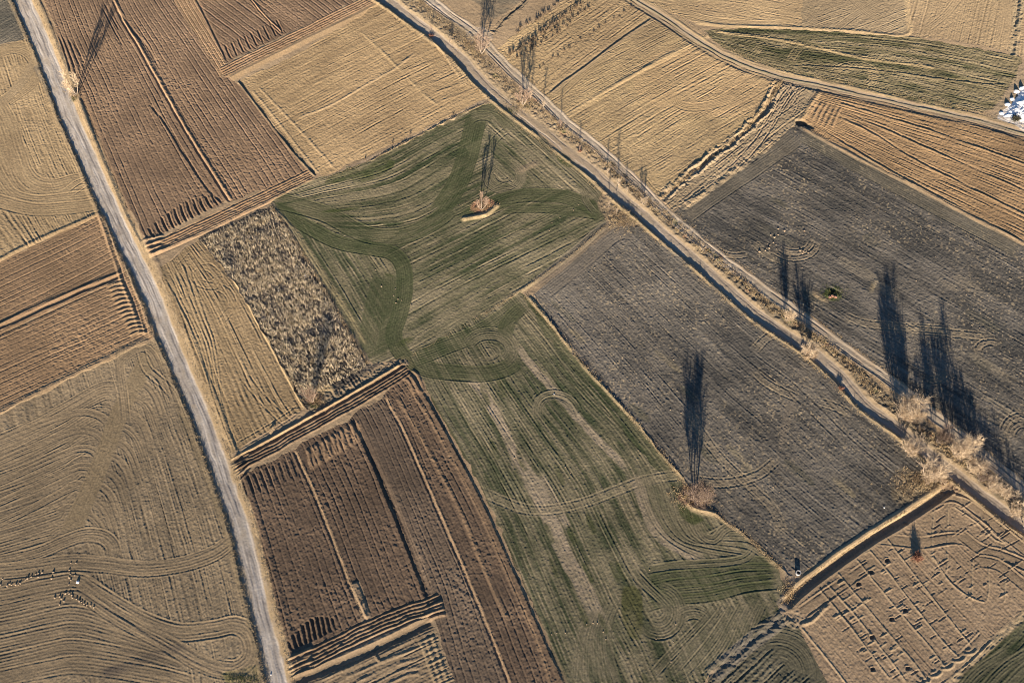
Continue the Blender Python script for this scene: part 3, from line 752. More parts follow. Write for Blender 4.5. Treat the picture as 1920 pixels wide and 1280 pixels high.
for i in range(14):
    a_ = rng.uniform(1450, 1900)
    b_ = 300 + (a_ - 1450) * .6 + rng.uniform(-20, 230)
    area(ring_pts(a_, b_, rng.uniform(18, 55), rng.uniform(5, 12), 0, 330, 9, 30), (.25, .21, .15) if i % 2 else (.10, .092, .066), .45, seed=396 + i)

# --- fields above the track
field([(922, 98), (960, 68), (1020, 30), (1090, -20), (1120, -60), (1140, -40), (1182, -2), (1222, 34), (1150, 88), (1090, 128), (1040, 168), (1015, 180), (965, 136)], r_f7a, (.42, .305, .165), seed=410, tone2=(.29, .21, .12), rows=('dir', (950, 110), (1100, 2)), amp=1.1, clods=1.5, strong=1.9, pitch=.9, streak=.6)
field([(1015, 182), (1040, 166), (1090, 128), (1150, 88), (1226, 36), (1290, 70), (1350, 108), (1410, 132), (1466, 152), (1455, 185), (1425, 225), (1385, 255), (1330, 300), (1280, 340), (1238, 372), (1200, 335), (1150, 290), (1100, 250), (1058, 215)], r_f7b, (.41, .30, .16), seed=411, tone2=(.265, .195, .112), rows=('dir', (1060, 212), (1240, 112)), amp=1.25, clods=1.1, strong=2.3, pitch=.6, streak=.8)
area([(1190, 130), (1260, 92), (1330, 100), (1420, 135), (1455, 160), (1420, 210), (1350, 220), (1260, 210), (1200, 180)], (.42, .295, .16), .6, seed=412)
line([(1030, 178), (1060, 152), (1100, 124), (1150, 86), (1190, 58), (1226, 34)], [(-1.0, 0), (-.4, .06), (0, .22), (.5, -.2), (1.0, -.06), (1.5, 0)], tone=(.26, .20, .125), ta=.6, tw=.9, seed=413)
swath([(1040, 188), (1055, 172), (1090, 140), (1140, 102)], 1.2, pitch=.5, amp=.04, seed=414)
swath([(1265, 172), (1272, 195), (1300, 202), (1340, 196), (1380, 182)], 1.4, pitch=.5, amp=.05, seed=415)
for i in range(4):
    ridge([(1050 + 50 * i, 222 - 30 * i), (1140 + 50 * i, 168 - 28 * i), (1230 + 48 * i, 120 - 24 * i)], .10, .5, tone=(.45, .33, .18), ta=.5, seed=416 + i)
swath(ring_pts(925, 62, 18, 11, 180, 360), 1.3, pitch=.5, amp=.06, seed=421)
# ragged ditch and the strip beside it
field([(1240, 374), (1330, 302), (1430, 225), (1468, 150), (1535, 162), (1500, 228), (1425, 288), (1330, 352), (1262, 396)], r_f7b, (.36, .275, .165), seed=424, tone2=(.21, .165, .11), rows=('dir', (1270, 380), (1440, 245)), amp=1.2, clods=2.0, strong=1.6, streak=.8)
line([(1238, 374), (1275, 342), (1320, 306), (1365, 272), (1400, 243), (1428, 214), (1445, 185), (1464, 152)], [(-1.5, 0), (-1.0, .32), (-.5, -.1), (0, -.45), (.45, -.25), (.9, .28), (1.4, .1), (1.8, 0)], tone=(.40, .31, .20), ta=.6, tw=1.5, seed=425, brk=.45, noise=.35, wob=.7, fade=4)
for i, pts in enumerate([[(1400, 290), (1440, 240), (1470, 190), (1498, 155)], [(1370, 320), (1420, 268), (1445, 225), (1480, 170), (1510, 158)], [(1470, 150), (1490, 190), (1480, 215)], [(1475, 200), (1492, 172), (1486, 152)]]):
    tracks(pts, seed=426 + i, h=.12, tone=(.33, .25, .16))
line([(1275, 392), (1320, 362), (1370, 325), (1420, 290), (1450, 262)], [(-1.2, 0), (0, .24), (1.2, 0)], tone=(.40, .30, .18), ta=.7, tw=1.0, seed=431, brk=.6, noise=.2)
tracks([(1200, 330), (1225, 360), (1250, 372), (1235, 385)], seed=432)

# --- top right
field([(1135, -60), (1195, -4), (1300, 42), (1390, 50), (1500, 53), (1520, 0), (1525, -60)], r_f8, (.43, .315, .175), seed=440, tone2=(.33, .24, .14), rows=('dir', (1250, 10), (1480, 45)), amp=.9, streak=.5)
field([(1500, 54), (1515, -60), (1700, -60), (1702, 62), (1600, 56)], r_f8, (.36, .28, .17), seed=441, tone2=(.29, .22, .135), rows=('dir', (1540, 60), (1690, 0)), amp=.8, clods=1.1, streak=.5)
field([(1704, 64), (1702, -60), (2050, -60), (2050, 120), (1912, 104), (1840, 84)], r_f8, (.40, .295, .17), seed=442, tone2=(.32, .235, .14), rows=('dir', (1740, 0), (1725, 60)), amp=.8, clods=1.1, streak=.4)
for i, pts in enumerate([[(1425, 0), (1440, 8), (1470, 6), (1490, -6)], [(1280, 22), (1340, 38), (1430, 44), (1490, 38)], [(1560, 60), (1600, 30), (1660, -10)], [(1590, -10), (1630, 25), (1660, 40)], [(1730, 60), (1770, 30), (1800, -5)], [(1880, 82), (1890, 40), (1885, -10)]]):
    swath(pts, 1.2, pitch=.55, amp=.035, seed=444 + i, edge=.05)
line([(1300, 42), (1370, 48), (1450, 50), (1530, 53), (1610, 58), (1700, 64), (1702, 20), (1700, -30)], [(-.8, 0), (0, .2), (.8, 0)], tone=(.46, .34, .19), ta=.7, tw=.8, seed=451)
line([(1900, 110), (1905, 60), (1912, 0), (1916, -40)], [(-1.2, 0), (-.4, .15), (.3, -.25), (1.2, 0)], tone=(.27, .22, .14), ta=.7, tw=1.2, seed=452, brk=.4, noise=.15)
field([(1318, 56), (1400, 52), (1500, 56), (1610, 62), (1702, 68), (1800, 84), (1915, 108), (1905, 150), (1862, 206), (1800, 212), (1700, 186), (1610, 166), (1530, 148), (1470, 134), (1410, 114), (1355, 90)], r_f9, (.255, .205, .118), seed=455, tone2=(.070, .072, .036), rows=('between', [(1318, 54), (1500, 55), (1702, 66), (1915, 106)], [(1340, 88), (1470, 136), (1620, 170), (1800, 214), (1880, 232)], 9), clods=1.8, grass=.5, along=2.5, streak=1.0, amp=1.7, tanrow=.3)
ridge([(1335, 58), (1400, 66), (1470, 76), (1540, 90), (1620, 108), (1700, 118), (1760, 128)], .16, .45, tone=(.38, .285, .155), ta=.7, seed=456)
line([(1480, 122), (1560, 124), (1660, 132), (1760, 146), (1860, 158), (1885, 155)], [(-.7, 0), (-.2, .12), (.2, -.14), (.7, 0)], tone=(.30, .23, .13), ta=.5, tw=.6, seed=457)
for i, pts in enumerate([[(1560, 145), (1575, 128), (1605, 120), (1635, 128), (1640, 148), (1625, 165)], [(1480, 118), (1495, 95), (1505, 88)], [(1412, 104), (1425, 90), (1432, 86)], [(1632, 122), (1638, 145), (1622, 162)]]):
    tracks(pts, seed=458 + i, tone=(.30, .23, .13), h=.08)
area([(1855, 215), (1880, 180), (1905, 140), (1925, 115), (1960, 140), (1930, 170), (1890, 225)], (.30, .23, .15), .85, seed=463, rough=.06)
# orange brown striped field
field([(1535, 166), (1610, 182), (1700, 202), (1800, 222), (1920, 258), (2050, 300), (2050, 530), (1920, 450), (1800, 392), (1700, 340), (1600, 288), (1500, 232)], r_f10, (.335, .222, .118), seed=465, tone2=(.205, .138, .078), rows=('between', [(1535, 168), (1700, 205), (1920, 262)], [(1500, 232), (1700, 342), (1920, 456)], 11), amp=2.0, clods=1.2, pitch=.8, along=5, streak=.9)
for i in range(6):
    ridge([(1512 + 9 * i, 226 + 4 * i), (1522 + 9 * i, 206 + 3 * i), (1535 + 9 * i, 186 + 2 * i)], .2, .35, seed=466 + i, tone=(.30, .2, .115), ta=.4)
for i, pts in enumerate([[(1540, 240), (1620, 290), (1700, 335), (1800, 388), (1920, 452)], [(1560, 210), (1640, 250), (1720, 300), (1820, 350), (1930, 405)], [(1600, 215), (1700, 258), (1820, 312), (1930, 360)], [(1570, 190), (1680, 222), (1800, 262), (1930, 310)]]):
    line(pts, [(-.9, 0), (-.4, .18), (.1, -.22), (.6, .06), (1, 0)], tone=(.36, .245, .135), ta=.5, tw=.6, seed=474 + i, brk=.4)
ridge([(1500, 236), (1560, 270), (1640, 312), (1720, 352), (1800, 395), (1930, 462)], .2, .5, tone=(.33, .235, .14), ta=.6, seed=479, brk=.3)
ridge([(1500, 230), (1520, 196), (1540, 168)], .3, .6, tone=(.38, .27, .15), ta=.6, seed=480)
area(ring_pts(1503, 230, 12, 6, 0, 330, 10, 10), (.10, .085, .06), .9, seed=481, dz=-.8, rough=.2)
area(ring_pts(1518, 236, 10, 4, 0, 330, 10, 20), (.12, .10, .07), .7, seed=482, dz=-.4, rough=.2)

# --- middle strips right of the road, under the big ploughed field
field([(298, 502), (335, 478), (372, 448), (400, 475), (440, 530), (478, 595), (520, 670), (562, 745), (572, 762), (520, 792), (432, 852), (400, 790), (370, 705), (338, 610)], r_f12, (.36, .26, .145), seed=490, tone2=(.245, .178, .10), rows=('between', [(298, 505), (338, 610), (372, 705), (430, 852)], [(372, 448), (440, 530), (478, 595), (562, 745)], 15), amp=1.2, pitch=.7, along=10)
for i in range(6):
    o = i * 7
    line([(308 + o * 1.2, 520 - o), (345 + o * 1.1, 590), (372 + o * .9, 650), (392 + o * .6, 720), (415 + o * .3, 790), (438 + o * .2, 845)], [(-.5, 0), (-.1, .09), (.2, -.10), (.6, 0)], seed=492 + i, brk=.3, tone=(.37, .27, .15), ta=.5, tw=.5, fade=2)
tracks([(318, 500), (350, 468), (360, 460)], seed=498)
tracks([(370, 505), (390, 500), (410, 520), (402, 535), (375, 530), (368, 512), (380, 503)], seed=499, h=.08)
tracks([(402, 535), (425, 545), (435, 565), (430, 580), (410, 605)], seed=500, h=.08)
tracks([(455, 700), (490, 745), (520, 775), (545, 800)], seed=501)
tracks([(440, 838), (480, 815), (530, 785), (565, 760)], seed=502, gauge=.8)
tracks([(540, 790), (550, 775), (545, 770), (575, 770)], seed=503, h=.06)
for i in range(3):
    ridge([(506 + 3 * i, 812 - 3 * i), (508 + 3 * i, 803 - 3 * i), (508 + 3 * i, 798 - 3 * i)], .4, .25, fade=.4, seed=504 + i)
line([(374, 447), (400, 474), (430, 515), (455, 552), (480, 600), (510, 655), (545, 720), (572, 768)], [(-0.98, 0), (-0.56, -0.096), (-0.21, -0.12), (0, 0.272), (0.28, 0.224), (0.7, 0)], tone=(.42, .31, .17), ta=.85, tw=0.35, seed=508)
field([(372, 446), (430, 418), (510, 384), (532, 412), (572, 480), (612, 546), (644, 600), (672, 650), (696, 684), (760, 672), (768, 682), (680, 732), (590, 782), (566, 752), (520, 668), (478, 595), (440, 528)], r_f13, (.165, .135, .10), seed=510, tone2=(.050, .046, .040), rows=('dir', (450, 440), (620, 730)), amp=1.6, clods=3.4, strong=1.7, pitch=.8, along=1.2, streak=1.2)
area([(372, 446), (430, 418), (510, 386), (520, 398), (450, 432), (390, 462)], (.12, .10, .075), .8, seed=511)
area([(590, 780), (640, 755), (700, 722), (765, 682), (750, 672), (700, 690), (650, 720), (600, 750), (575, 765)], (.25, .19, .12), .8, seed=512, rough=.08)
area(ring_pts(588, 745, 15, 14, 0, 330, 10), (.16, .10, .07), .8, seed=513, rough=.12)
for i in range(5):
    ridge([(585, 722 + i * 3), (610, 723 + i * 3), (630, 722 + i * 3)], .1, .2, seed=514 + i, tone=(.36, .27, .15), fade=1)

# --- dark ploughed strips in the lower middle
L5 = [(438, 890), (470, 985), (500, 1090), (524, 1190), (540, 1245)]
M5 = [(548, 828), (560, 852), (590, 925), (625, 1010), (655, 1090), (690, 1172)]
N5 = [(650, 770), (664, 790), (692, 850), (728, 935), (762, 1020), (798, 1115), (808, 1150)]
O5 = [(712, 728), (730, 752), (760, 815), (800, 905), (835, 985), (872, 1070), (910, 1160), (960, 1290), (975, 1330)]
P5 = [(764, 690), (800, 745), (850, 835), (900, 930), (945, 1030), (995, 1140), (1058, 1290), (1080, 1350)]
FD = dict(rid=r_f11, kind='plough', tone=DBR, tone2=DBR2, clods=1.1)
field([(436, 892), (500, 868), (560, 838), (590, 925), (625, 1010), (655, 1090), (690, 1172), (620, 1208), (545, 1248), (524, 1190), (500, 1090), (470, 985)], rows=('between', L5, M5, 10), seed=520, **FD)
field([(556, 838), (610, 808), (660, 784), (692, 850), (728, 935), (762, 1020), (800, 1120), (770, 1150), (690, 1175), (655, 1090), (625, 1010), (590, 925)], rows=('between', M5, N5, 9), seed=521, **FD)
field([(656, 784), (722, 742), (760, 815), (800, 905), (835, 985), (872, 1070), (910, 1160), (960, 1290), (975, 1340), (880, 1340), (845, 1260), (815, 1160), (798, 1115), (762, 1020), (728, 935), (692, 850)], r_f11, (.185, .137, .095), 'plough', ('between', N5, O5, 7), seed=522, tone2=(.108, .08, .057), clods=1.1)
field([(718, 740), (766, 690), (800, 745), (850, 835), (900, 930), (945, 1030), (995, 1140), (1058, 1290), (1075, 1340), (975, 1340), (960, 1290), (910, 1160), (872, 1070), (835, 985), (800, 905), (760, 815)], rows=('between', O5, P5, 6), seed=523, **FD)
RG = [(-1.0, 0), (-.7, .06), (-.4, -.2), (-.12, -.16), (.1, .18), (.26, .17), (.55, 0)]
RGm = [(-1.3, 0), (-.6, .30), (-.25, .34), (.2, -.22), (.7, -.30), (1.3, .1), (2.0, 0)]
line([(553, 840)] + M5[2:-1] + [(688, 1166)], RG, tone=(.30, .21, .125), ta=.8, tw=.35, seed=524, fade=1)
line([(660, 786)] + N5[2:], [(-1.2, 0), (-.5, .12), (0, -.42), (.6, -.25), (1.3, 0)], seed=525, fade=1, tone=(.10, .068, .045), ta=.5, tw=.6)
line([(694, 850), (735, 935), (770, 1020), (804, 1110)], [(-.6, 0), (0, -.22), (.6, 0)], seed=526, brk=.3)
line([(722, 742)] + O5[2:], RG, tone=(.31, .215, .13), ta=.8, tw=.35, seed=527, fade=1)
line([(742, 740), (775, 795), (825, 885), (870, 975), (905, 1060), (955, 1170)], [(-.6, 0), (0, .18), (.6, 0)], seed=528, tone=(.29, .195, .115), ta=.6, tw=.4)
line([(758, 715), (800, 775), (850, 865), (900, 960), (945, 1060), (1010, 1210), (1035, 1290)], [(-.6, 0), (0, .2), (.6, 0)], seed=529, tone=(.29, .195, .115), ta=.6, tw=.4)
line([(770, 700), (805, 755), (855, 845), (905, 940), (950, 1040), (1000, 1150), (1062, 1292)], [(-1, .05), (-.3, .3), (.3, -.15), (.9, 0)], seed=530, tone=(.15, .105, .066), ta=.4, tw=.8)
line([(676, 1150), (683, 1130), (690, 1168)], [(-.6, 0), (0, .3), (.6, 0)], seed=531, tone=(.33, .24, .15), tw=.5)
ridge([(664, 1090), (674, 1120), (684, 1150), (690, 1170)], .3, .8, tone=(.31, .225, .14), ta=.8, fade=.5, seed=532)
for i in range(10):                                            # comb of furrow ends, lower edge
    t = i / 9
    bx, by = 548 + 82 * t, 1222 - 40 * t
    s = .6 + .5 * math.sin(3.0 * t)
    line([(bx - 8, by - 40 * s), (bx - 3, by - 18 * s), (bx, by)], [(-.7, 0), (-.45, .1), (0, -.42 * s - .08), (.45, .1), (.7, 0)], fade=.6, seed=540 + i, tone=(.085, .06, .042), ta=.5, tw=.4)
for i in range(11):                                            # wavy lumps along the upper edge
    t = i / 10
    bx, by = 572 + 92 * t, 838 - 54 * t
    ridge([(bx, by), (bx + 7, by + 12), (bx + 8, by + 26), (bx + 14, by + 44)], .34, .42, fade=1.2, seed=552 + i, tone=(.29, .195, .115), ta=.6, wob=.35)
for i in range(9):
    t = i / 8
    bx, by = 452 + 92 * t, 892 - 40 * t
    groove([(bx, by), (bx + 6, by + 16), (bx + 14, by + 40)], .2, .35, fade=1, seed=564 + i)
for i in range(3):
    ridge([(752 + 9 * i, 705 - 7 * i), (765 + 9 * i, 712 - 4 * i), (780 + 8 * i, 740)], .3, .4, fade=1, seed=574 + i, tone=(.30, .2, .12), ta=.6)
# headland strips
line([(428, 876), (500, 840), (560, 806), (640, 762), (700, 728), (766, 688)], [(-1.92, 0.04), (-1.61, 0.256), (-1.3, -0.096), (-0.93, 0.16), (-0.62, -0.16), (-0.25, 0.144), (0.06, -0.2), (0.43, 0.12), (0.81, -0.224), (1.3, -0.24), (1.61, 0.24), (1.98, 0)], tone=(.185, .125, .078), ta=.85, tw=1.8, seed=580, fade=.8, setpat=.3, noise=.14, rid=r_f11, ridw=1.74, wob=.22)
line([(430, 862), (500, 826), (560, 793), (640, 748), (700, 712), (750, 684)], [(-0.72, 0), (-0.3, -0.14), (0, 0.28), (0.3, 0.14), (0.6, 0)], tone=(.38, .275, .155), ta=.8, tw=0.3, seed=581, fade=.5)
for i in range(5):
    line([(424 + i * 6, 864 + i * 9), (445 + i * 4, 856 + i * 8), (470, 846 + i * 7)], [(-.5, 0), (-.15, .2), (.2, -.3), (.6, 0)], fade=.8, seed=582 + i)
ridge([(612, 775), (622, 766), (628, 755)], .25, .3, tone=(.32, .22, .13), ta=.7, fade=.5)
line([(535, 1250), (600, 1222), (680, 1182), (760, 1150), (830, 1126)], [(-2.11, -0.36), (-1.8, -0.08), (-1.55, 0.28), (-1.24, -0.08), (-0.87, 0.208), (-0.56, -0.08), (-0.19, 0.176), (0.12, -0.08), (0.5, 0.16), (0.87, -0.096), (1.18, 0.2), (1.49, -0.16), (1.8, 0)], tone=(.205, .14, .085), ta=.85, tw=1.74, seed=590, fade=.8, setpat=.3, noise=.14, rid=r_f11, ridw=1.74, wob=.22)
for i in range(4):
    ridge([(795, 1142 + i * 8), (815, 1134 + i * 7), (834 + i * 2, 1126 + i * 8)], .36, .34, fade=.9, seed=592 + i, tone=(.31, .215, .13), ta=.6)
    ridge([(534, 1236 + i * 13), (560, 1228 + i * 12), (590, 1214 + i * 11)], .38, .4, fade=.9, seed=597 + i, tone=(.32, .225, .135), ta=.6, wob=.3)
field([(540, 1300), (560, 1285), (640, 1250), (720, 1210), (800, 1168), (815, 1175), (850, 1270), (880, 1360), (540, 1360)], r_f11b, (.33, .245, .15), seed=602, tone2=(.235, .175, .11), rows=('dir', (620, 1280), (790, 1200)), amp=1.4, clods=.9, strong=1.7, streak=.6)
line([(548, 1282), (600, 1262), (680, 1228), (750, 1196), (812, 1164)], [(-1.2, 0), (-.6, -.1), (0, -.5), (.7, -.4), (1.4, .2), (2, 0)], tone=(.16, .12, .08), ta=.5, tw=1.2, seed=603, fade=1)
for i in range(3):
    ridge([(784 + 12 * i, 1190 - 4 * i), (800 + 12 * i, 1232), (820 + 12 * i, 1290)], .18, .35, seed=604 + i, tone=(.36, .27, .16), ta=.6)
for i in range(5):
    ridge([(600 + 30 * i, 1275 + 3 * i), (680 + 22 * i, 1240 + 6 * i), (780 + 6 * i, 1195 + 18 * i)], .13, .35, seed=608 + i, tone=(.35, .26, .16), ta=.5, brk=.4)
for i in range(8):
    ridge([(790 + 3.5 * i, 1204 + 11 * i), (805 + 3.5 * i, 1196 + 11 * i), (816 + 3.5 * i, 1192 + 11 * i)], .14, .3, seed=614 + i, fade=.5)
ridge([(702, 1226), (706, 1234), (712, 1240)], .3, .3, fade=.3)

# --- bottom right
field([(1460, 1148), (1500, 1170), (1560, 1285), (1600, 1400), (1280, 1400), (1330, 1268), (1395, 1210)], r_f19, (.185, .16, .105), seed=620, tone2=(.075, .073, .05), rows=('dir', (1330, 1280), (1460, 1160)), amp=1.3, clods=1.6, strong=1.6, streak=1.0)
for i in range(5):
    swath(ring_pts(1450 + 3 * i, 1262, 92 - 16 * i, 84 - 13 * i, -120, 20), 1.2, pitch=.5, amp=.05, seed=621 + i, tone=(.19, .165, .105), tone2=(.07, .07, .045), ta=.5)
line([(1325, 1275), (1390, 1218), (1440, 1178), (1475, 1150)], [(-1.8, 0), (-.8, .12), (0, -.1), (.8, .16), (1.8, 0)], tone=(.22, .19, .15), ta=.6, tw=1.6, seed=627, noise=.15)
field([(1755, 1300), (1800, 1262), (1860, 1205), (1930, 1140), (2050, 1050), (2050, 1400), (1700, 1400)], r_f18, (.15, .138, .08), seed=630, tone2=(.036, .046, .022), rows=('dir', (1800, 1290), (1920, 1180)), amp=1.1, strong=1.9, grass=.4)
for i in range(3):
    swath([(1790 + 40 * i, 1310), (1840 + 40 * i, 1255), (1900 + 40 * i, 1215)], 1.2, pitch=.5, amp=.04, seed=631 + i, ta=.4, **LT)
F17 = [(1462, 1148), (1540, 1085), (1620, 1030), (1700, 978), (1785, 918), (1800, 915), (1860, 960), (1930, 1020), (2050, 1110), (2050, 1040), (1930, 1128), (1850, 1195), (1790, 1255), (1745, 1310), (1600, 1400), (1560, 1285), (1500, 1170)]
F17 = [(1474, 1146), (1545, 1092), (1620, 1040), (1700, 986), (1790, 922), (1860, 975), (1930, 1032), (2050, 1120), (1930, 1132), (1850, 1198), (1790, 1258), (1745, 1312), (1600, 1400), (1555, 1285), (1490, 1165)]
i17 = field(F17, r_f17, (.345, .25, .155), seed=640, tone2=(.25, .18, .115), rows=('dir', (1560, 1080), (1700, 1240)), amp=.6, clods=1.0, strong=3.2, streak=.45, jit=.1)
SR = dict(tone=(.38, .285, .175), ta=.6)
GL = [[(1620, 1020), (1660, 1065), (1710, 1130), (1770, 1205), (1800, 1235)], [(1655, 1000), (1690, 1045), (1740, 1110), (1800, 1185), (1825, 1215)], [(1568, 1070), (1610, 1120), (1660, 1180), (1715, 1245), (1745, 1285)], [(1532, 1098), (1580, 1155), (1625, 1215), (1670, 1275)], [(1545, 1088), (1600, 1150), (1660, 1225), (1700, 1280)], [(1748, 1040), (1780, 1090), (1820, 1120), (1850, 1130)],
      [(1500, 1172), (1535, 1215), (1575, 1265), (1600, 1300)], [(1600, 1040), (1640, 1090), (1690, 1150), (1750, 1220), (1775, 1255)]]
for i, pts in enumerate(GL):
    ridge(pts, .17, .2, seed=650 + i, fade=1, wob=.1, **SR)
for i, pts in enumerate([[(1736, 940), (1750, 960), (1748, 1010), (1748, 1055)], [(1778, 940), (1777, 1000), (1776, 1060), (1774, 1075)], [(1823, 1045), (1823, 1095), (1822, 1130)], [(1853, 1060), (1854, 1110), (1850, 1130)], [(1884, 1075), (1884, 1110), (1882, 1130)], [(1788, 948), (1830, 978), (1866, 1012), (1885, 1020)], [(1840, 970), (1862, 998), (1888, 1020)], [(1780, 925), (1820, 938), (1860, 968), (1900, 1000), (1930, 1025)]]):
    ridge(pts, .15, .18, seed=660 + i, fade=.8, **SR)
r17 = np.random.default_rng(17)
for li, pts in enumerate(GL[:5] + [GL[7]]):                   # short cross banks between the long ones
    p = np.array(pts, float)
    for k in range(17):
        t = r17.uniform(.05, .95) * (len(p) - 1)
        q = int(t)
        x, y = p[q] + (p[min(q + 1, len(p) - 1)] - p[q]) * (t - q)
        n_ = r17.uniform(9, 18)
        f = r17.choice([-1, 1])
        if r17.random() < .5:
            ridge([(x, y), (x + f * n_ * .5, y - f * n_ * .30), (x + f * n_, y - f * n_ * .62)], r17.uniform(.09, .18), .17, fade=.3, seed=700 + li * 30 + k, **SR)
        else:
            groove([(x, y), (x + f * n_ * .5, y - f * n_ * .30), (x + f * n_, y - f * n_ * .62)], r17.uniform(.08, .15), .2, fade=.3, seed=700 + li * 30 + k)
for k in range(64):
    x, y = r17.uniform(1735, 1905), r17.uniform(945, 1125)
    n_ = r17.uniform(8, 22)
    (ridge if k % 2 else groove)([(x, y), (x + n_ * .5, y - n_ * .33), (x + n_, y - n_ * .66)], r17.uniform(.08, .17), .17, fade=.4, seed=900 + k)
for i, pts in enumerate([[(1640, 1008), (1680, 1012), (1730, 1016), (1790, 1008), (1830, 1018)], [(1800, 1000), (1840, 1030), (1880, 1042), (1930, 1062)], [(1825, 1050), (1870, 1058), (1900, 1080), (1930, 1105)], [(1735, 940), (1790, 930), (1840, 962), (1890, 1005), (1935, 1040)], [(1500, 1150), (1560, 1108), (1640, 1052)], [(1745, 1282), (1780, 1252), (1810, 1230), (1850, 1190)]]):
    swath(pts, 1.3, pitch=1.3, amp=.01, edge=.2, seed=950 + i, tone=(.29, .215, .135), ta=.5, fade=1)
for i in range(5):
    ridge(ring_pts(1815 - 22 * i, 1215 + 14 * i, 17, 11, -60, 150), .24, .28, seed=960 + i, **SR)
    ridge(ring_pts(1812 - 22 * i, 1212 + 14 * i, 10, 7, -60, 150), .2, .25, seed=966 + i, **SR)
ridge([(1495, 1172), (1520, 1165), (1545, 1140), (1562, 1128)], .35, .35, seed=972, **SR)
for i, (x, y) in enumerate([(1635, 1194), (1698, 1144), (1636, 1254), (1634, 1072), (1664, 1050), (1699, 980), (1610, 1094), (1672, 1160), (1702, 1252)]):
    area(ring_pts(x, y, 4.5, 4, 0, 330, 8), (.17, .125, .085), .8, seed=974 + i, dz=-.55, rough=.2, soft=.3, noise=1)
    ridge(ring_pts(x, y + 1, 6, 5, 20, 300, 10), .13, .3, closed=False, fade=.2, seed=984 + i, wob=.3)
area([(1752, 1310), (1800, 1252), (1860, 1198), (1935, 1132), (1940, 1142), (1870, 1208), (1810, 1262), (1760, 1316)], (.37, .28, .17), .9, seed=995, rough=.15)
# bank and ditch along the upper edge of the sandy plot
DT = [(1470, 1136), (1500, 1106), (1545, 1070), (1600, 1030), (1660, 992), (1720, 955), (1788, 908)]
line(DT, [(-1.87, 0), (-1.37, 0.096), (-0.79, -0.6), (0.5, -0.68), (0.94, 0.04), (1.37, 0.176), (1.87, 0)], tone=(.235, .175, .115), ta=.85, tw=0.94, seed=996, setpat=.25, fade=1.5, wob=.15)
ridge([(1466, 1128), (1497, 1097), (1540, 1062), (1596, 1021), (1655, 983), (1716, 946), (1782, 901)], .12, .6, tone=(.40, .30, .175), ta=.85, seed=998, brk=.4, base=False)
area([(1470, 1150), (1490, 1140), (1510, 1165), (1490, 1180), (1470, 1170)], (.30, .23, .15), .7, seed=999, rough=.2)
area([(1762, 905), (1790, 895), (1805, 915), (1790, 928), (1765, 922)], (.24, .17, .11), .8, seed=1001, rough=.35, soft=.4)

# --- the roads: the gravel road, the sunken lane, the wheel track and the path
VG = [(p[0] + 0, p[1]) for p in RD]
line(RD, [(-3.6, .0), (-2.7, .28), (-1.9, -.28), (-1.0, -.30), (0, -.26), (1.6, -.30), (2.3, -.22), (3.2, .10), (4.0, .16), (4.6, 0)], tone=ROAD, ta=.97, tw=2.15, seed=1010, setpat=.12, patw=2.2, fade=0, rid=r_road, ridw=2.2, wob=.28)
line([(p[0] + 25 - .004 * p[1], p[1]) for p in RD], [(-.8, 0), (0, .05), (.8, 0)], tone=(.47, .345, .195), ta=.95, tw=.85, seed=1012, setpat=.5, fade=0, wob=.3)
for i, o in enumerate([-8, -3.5, 1.5, 6, 11]):
    line([(p[0] + o, p[1]) for p in RD], [(-.25, 0), (0, -.035), (.25, 0)], tone=(.25, .222, .198) if i % 2 else (.50, .45, .39), ta=.75, tw=.42, seed=1013 + i, fade=0, brk=.7, wob=.35, base=False)
line([(p[0] - 23, p[1]) for p in RD], [(-.5, 0), (0, .05), (.5, 0)], tone=(.20, .16, .105), ta=.6, tw=.7, seed=1020, fade=0, brk=.3, noise=.08)
lnk = [(735, 1.1), (835, 1.15), (900, .9), (940, .35), (1010, .25), (1100, .35), (1165, 1.0), (1240, 1.05), (1360, 1.0), (1500, 1.1), (1540, .9), (1620, 1.0), (1700, 1.1), (1790, .9), (1850, 1.25), (1930, 1.3)]
LNK = [(p[0], p[1], float(np.interp(p[0], [a for a, _ in lnk], [.68 * b for _, b in lnk]))) for p in LN]
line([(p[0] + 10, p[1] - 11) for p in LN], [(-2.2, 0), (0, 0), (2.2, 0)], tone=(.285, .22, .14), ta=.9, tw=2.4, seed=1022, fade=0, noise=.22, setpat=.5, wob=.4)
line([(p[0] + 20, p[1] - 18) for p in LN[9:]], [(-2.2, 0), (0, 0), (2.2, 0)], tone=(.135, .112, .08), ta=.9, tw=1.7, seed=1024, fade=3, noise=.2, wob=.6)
line(LNK, [(-2.8, 0), (-2.2, .18), (-1.5, -.82), (-1.2, -.88), (0, -.80), (1.1, -.85), (1.5, -.45), (1.9, .05), (2.6, .1), (3.2, 0)], tone=LANE, ta=1.0, tw=1.3, seed=1026, setpat=.15, patw=1.5, fade=0, rid=r_lane, ridw=1.35, wob=.3)
for i, o in enumerate([-4, 3]):
    line([(p[0] + o, p[1] - o) for p in LN], [(-.25, 0), (0, -.06), (.25, 0)], tone=(.27, .22, .17) if i else (.42, .36, .29), ta=.6, tw=.3, seed=1028 + i, fade=0, brk=.8, wob=.4, base=False)
line([(p[0] - 13, p[1] + 10) for p in LN], [(-.6, 0), (0, .16), (.6, 0)], tone=(.37, .28, .16), ta=.75, tw=.55, seed=1031, fade=0, brk=.6, base=False)
line(TR, [(-1.7, 0), (-1.2, .08), (-.7, -.10), (0, -.02), (.7, -.10), (1.2, .08), (1.7, 0)], tone=(.385, .32, .24), ta=.85, tw=1.4, seed=1033, setpat=.4, fade=0, rid=r_track, ridw=1.2, wob=.45)
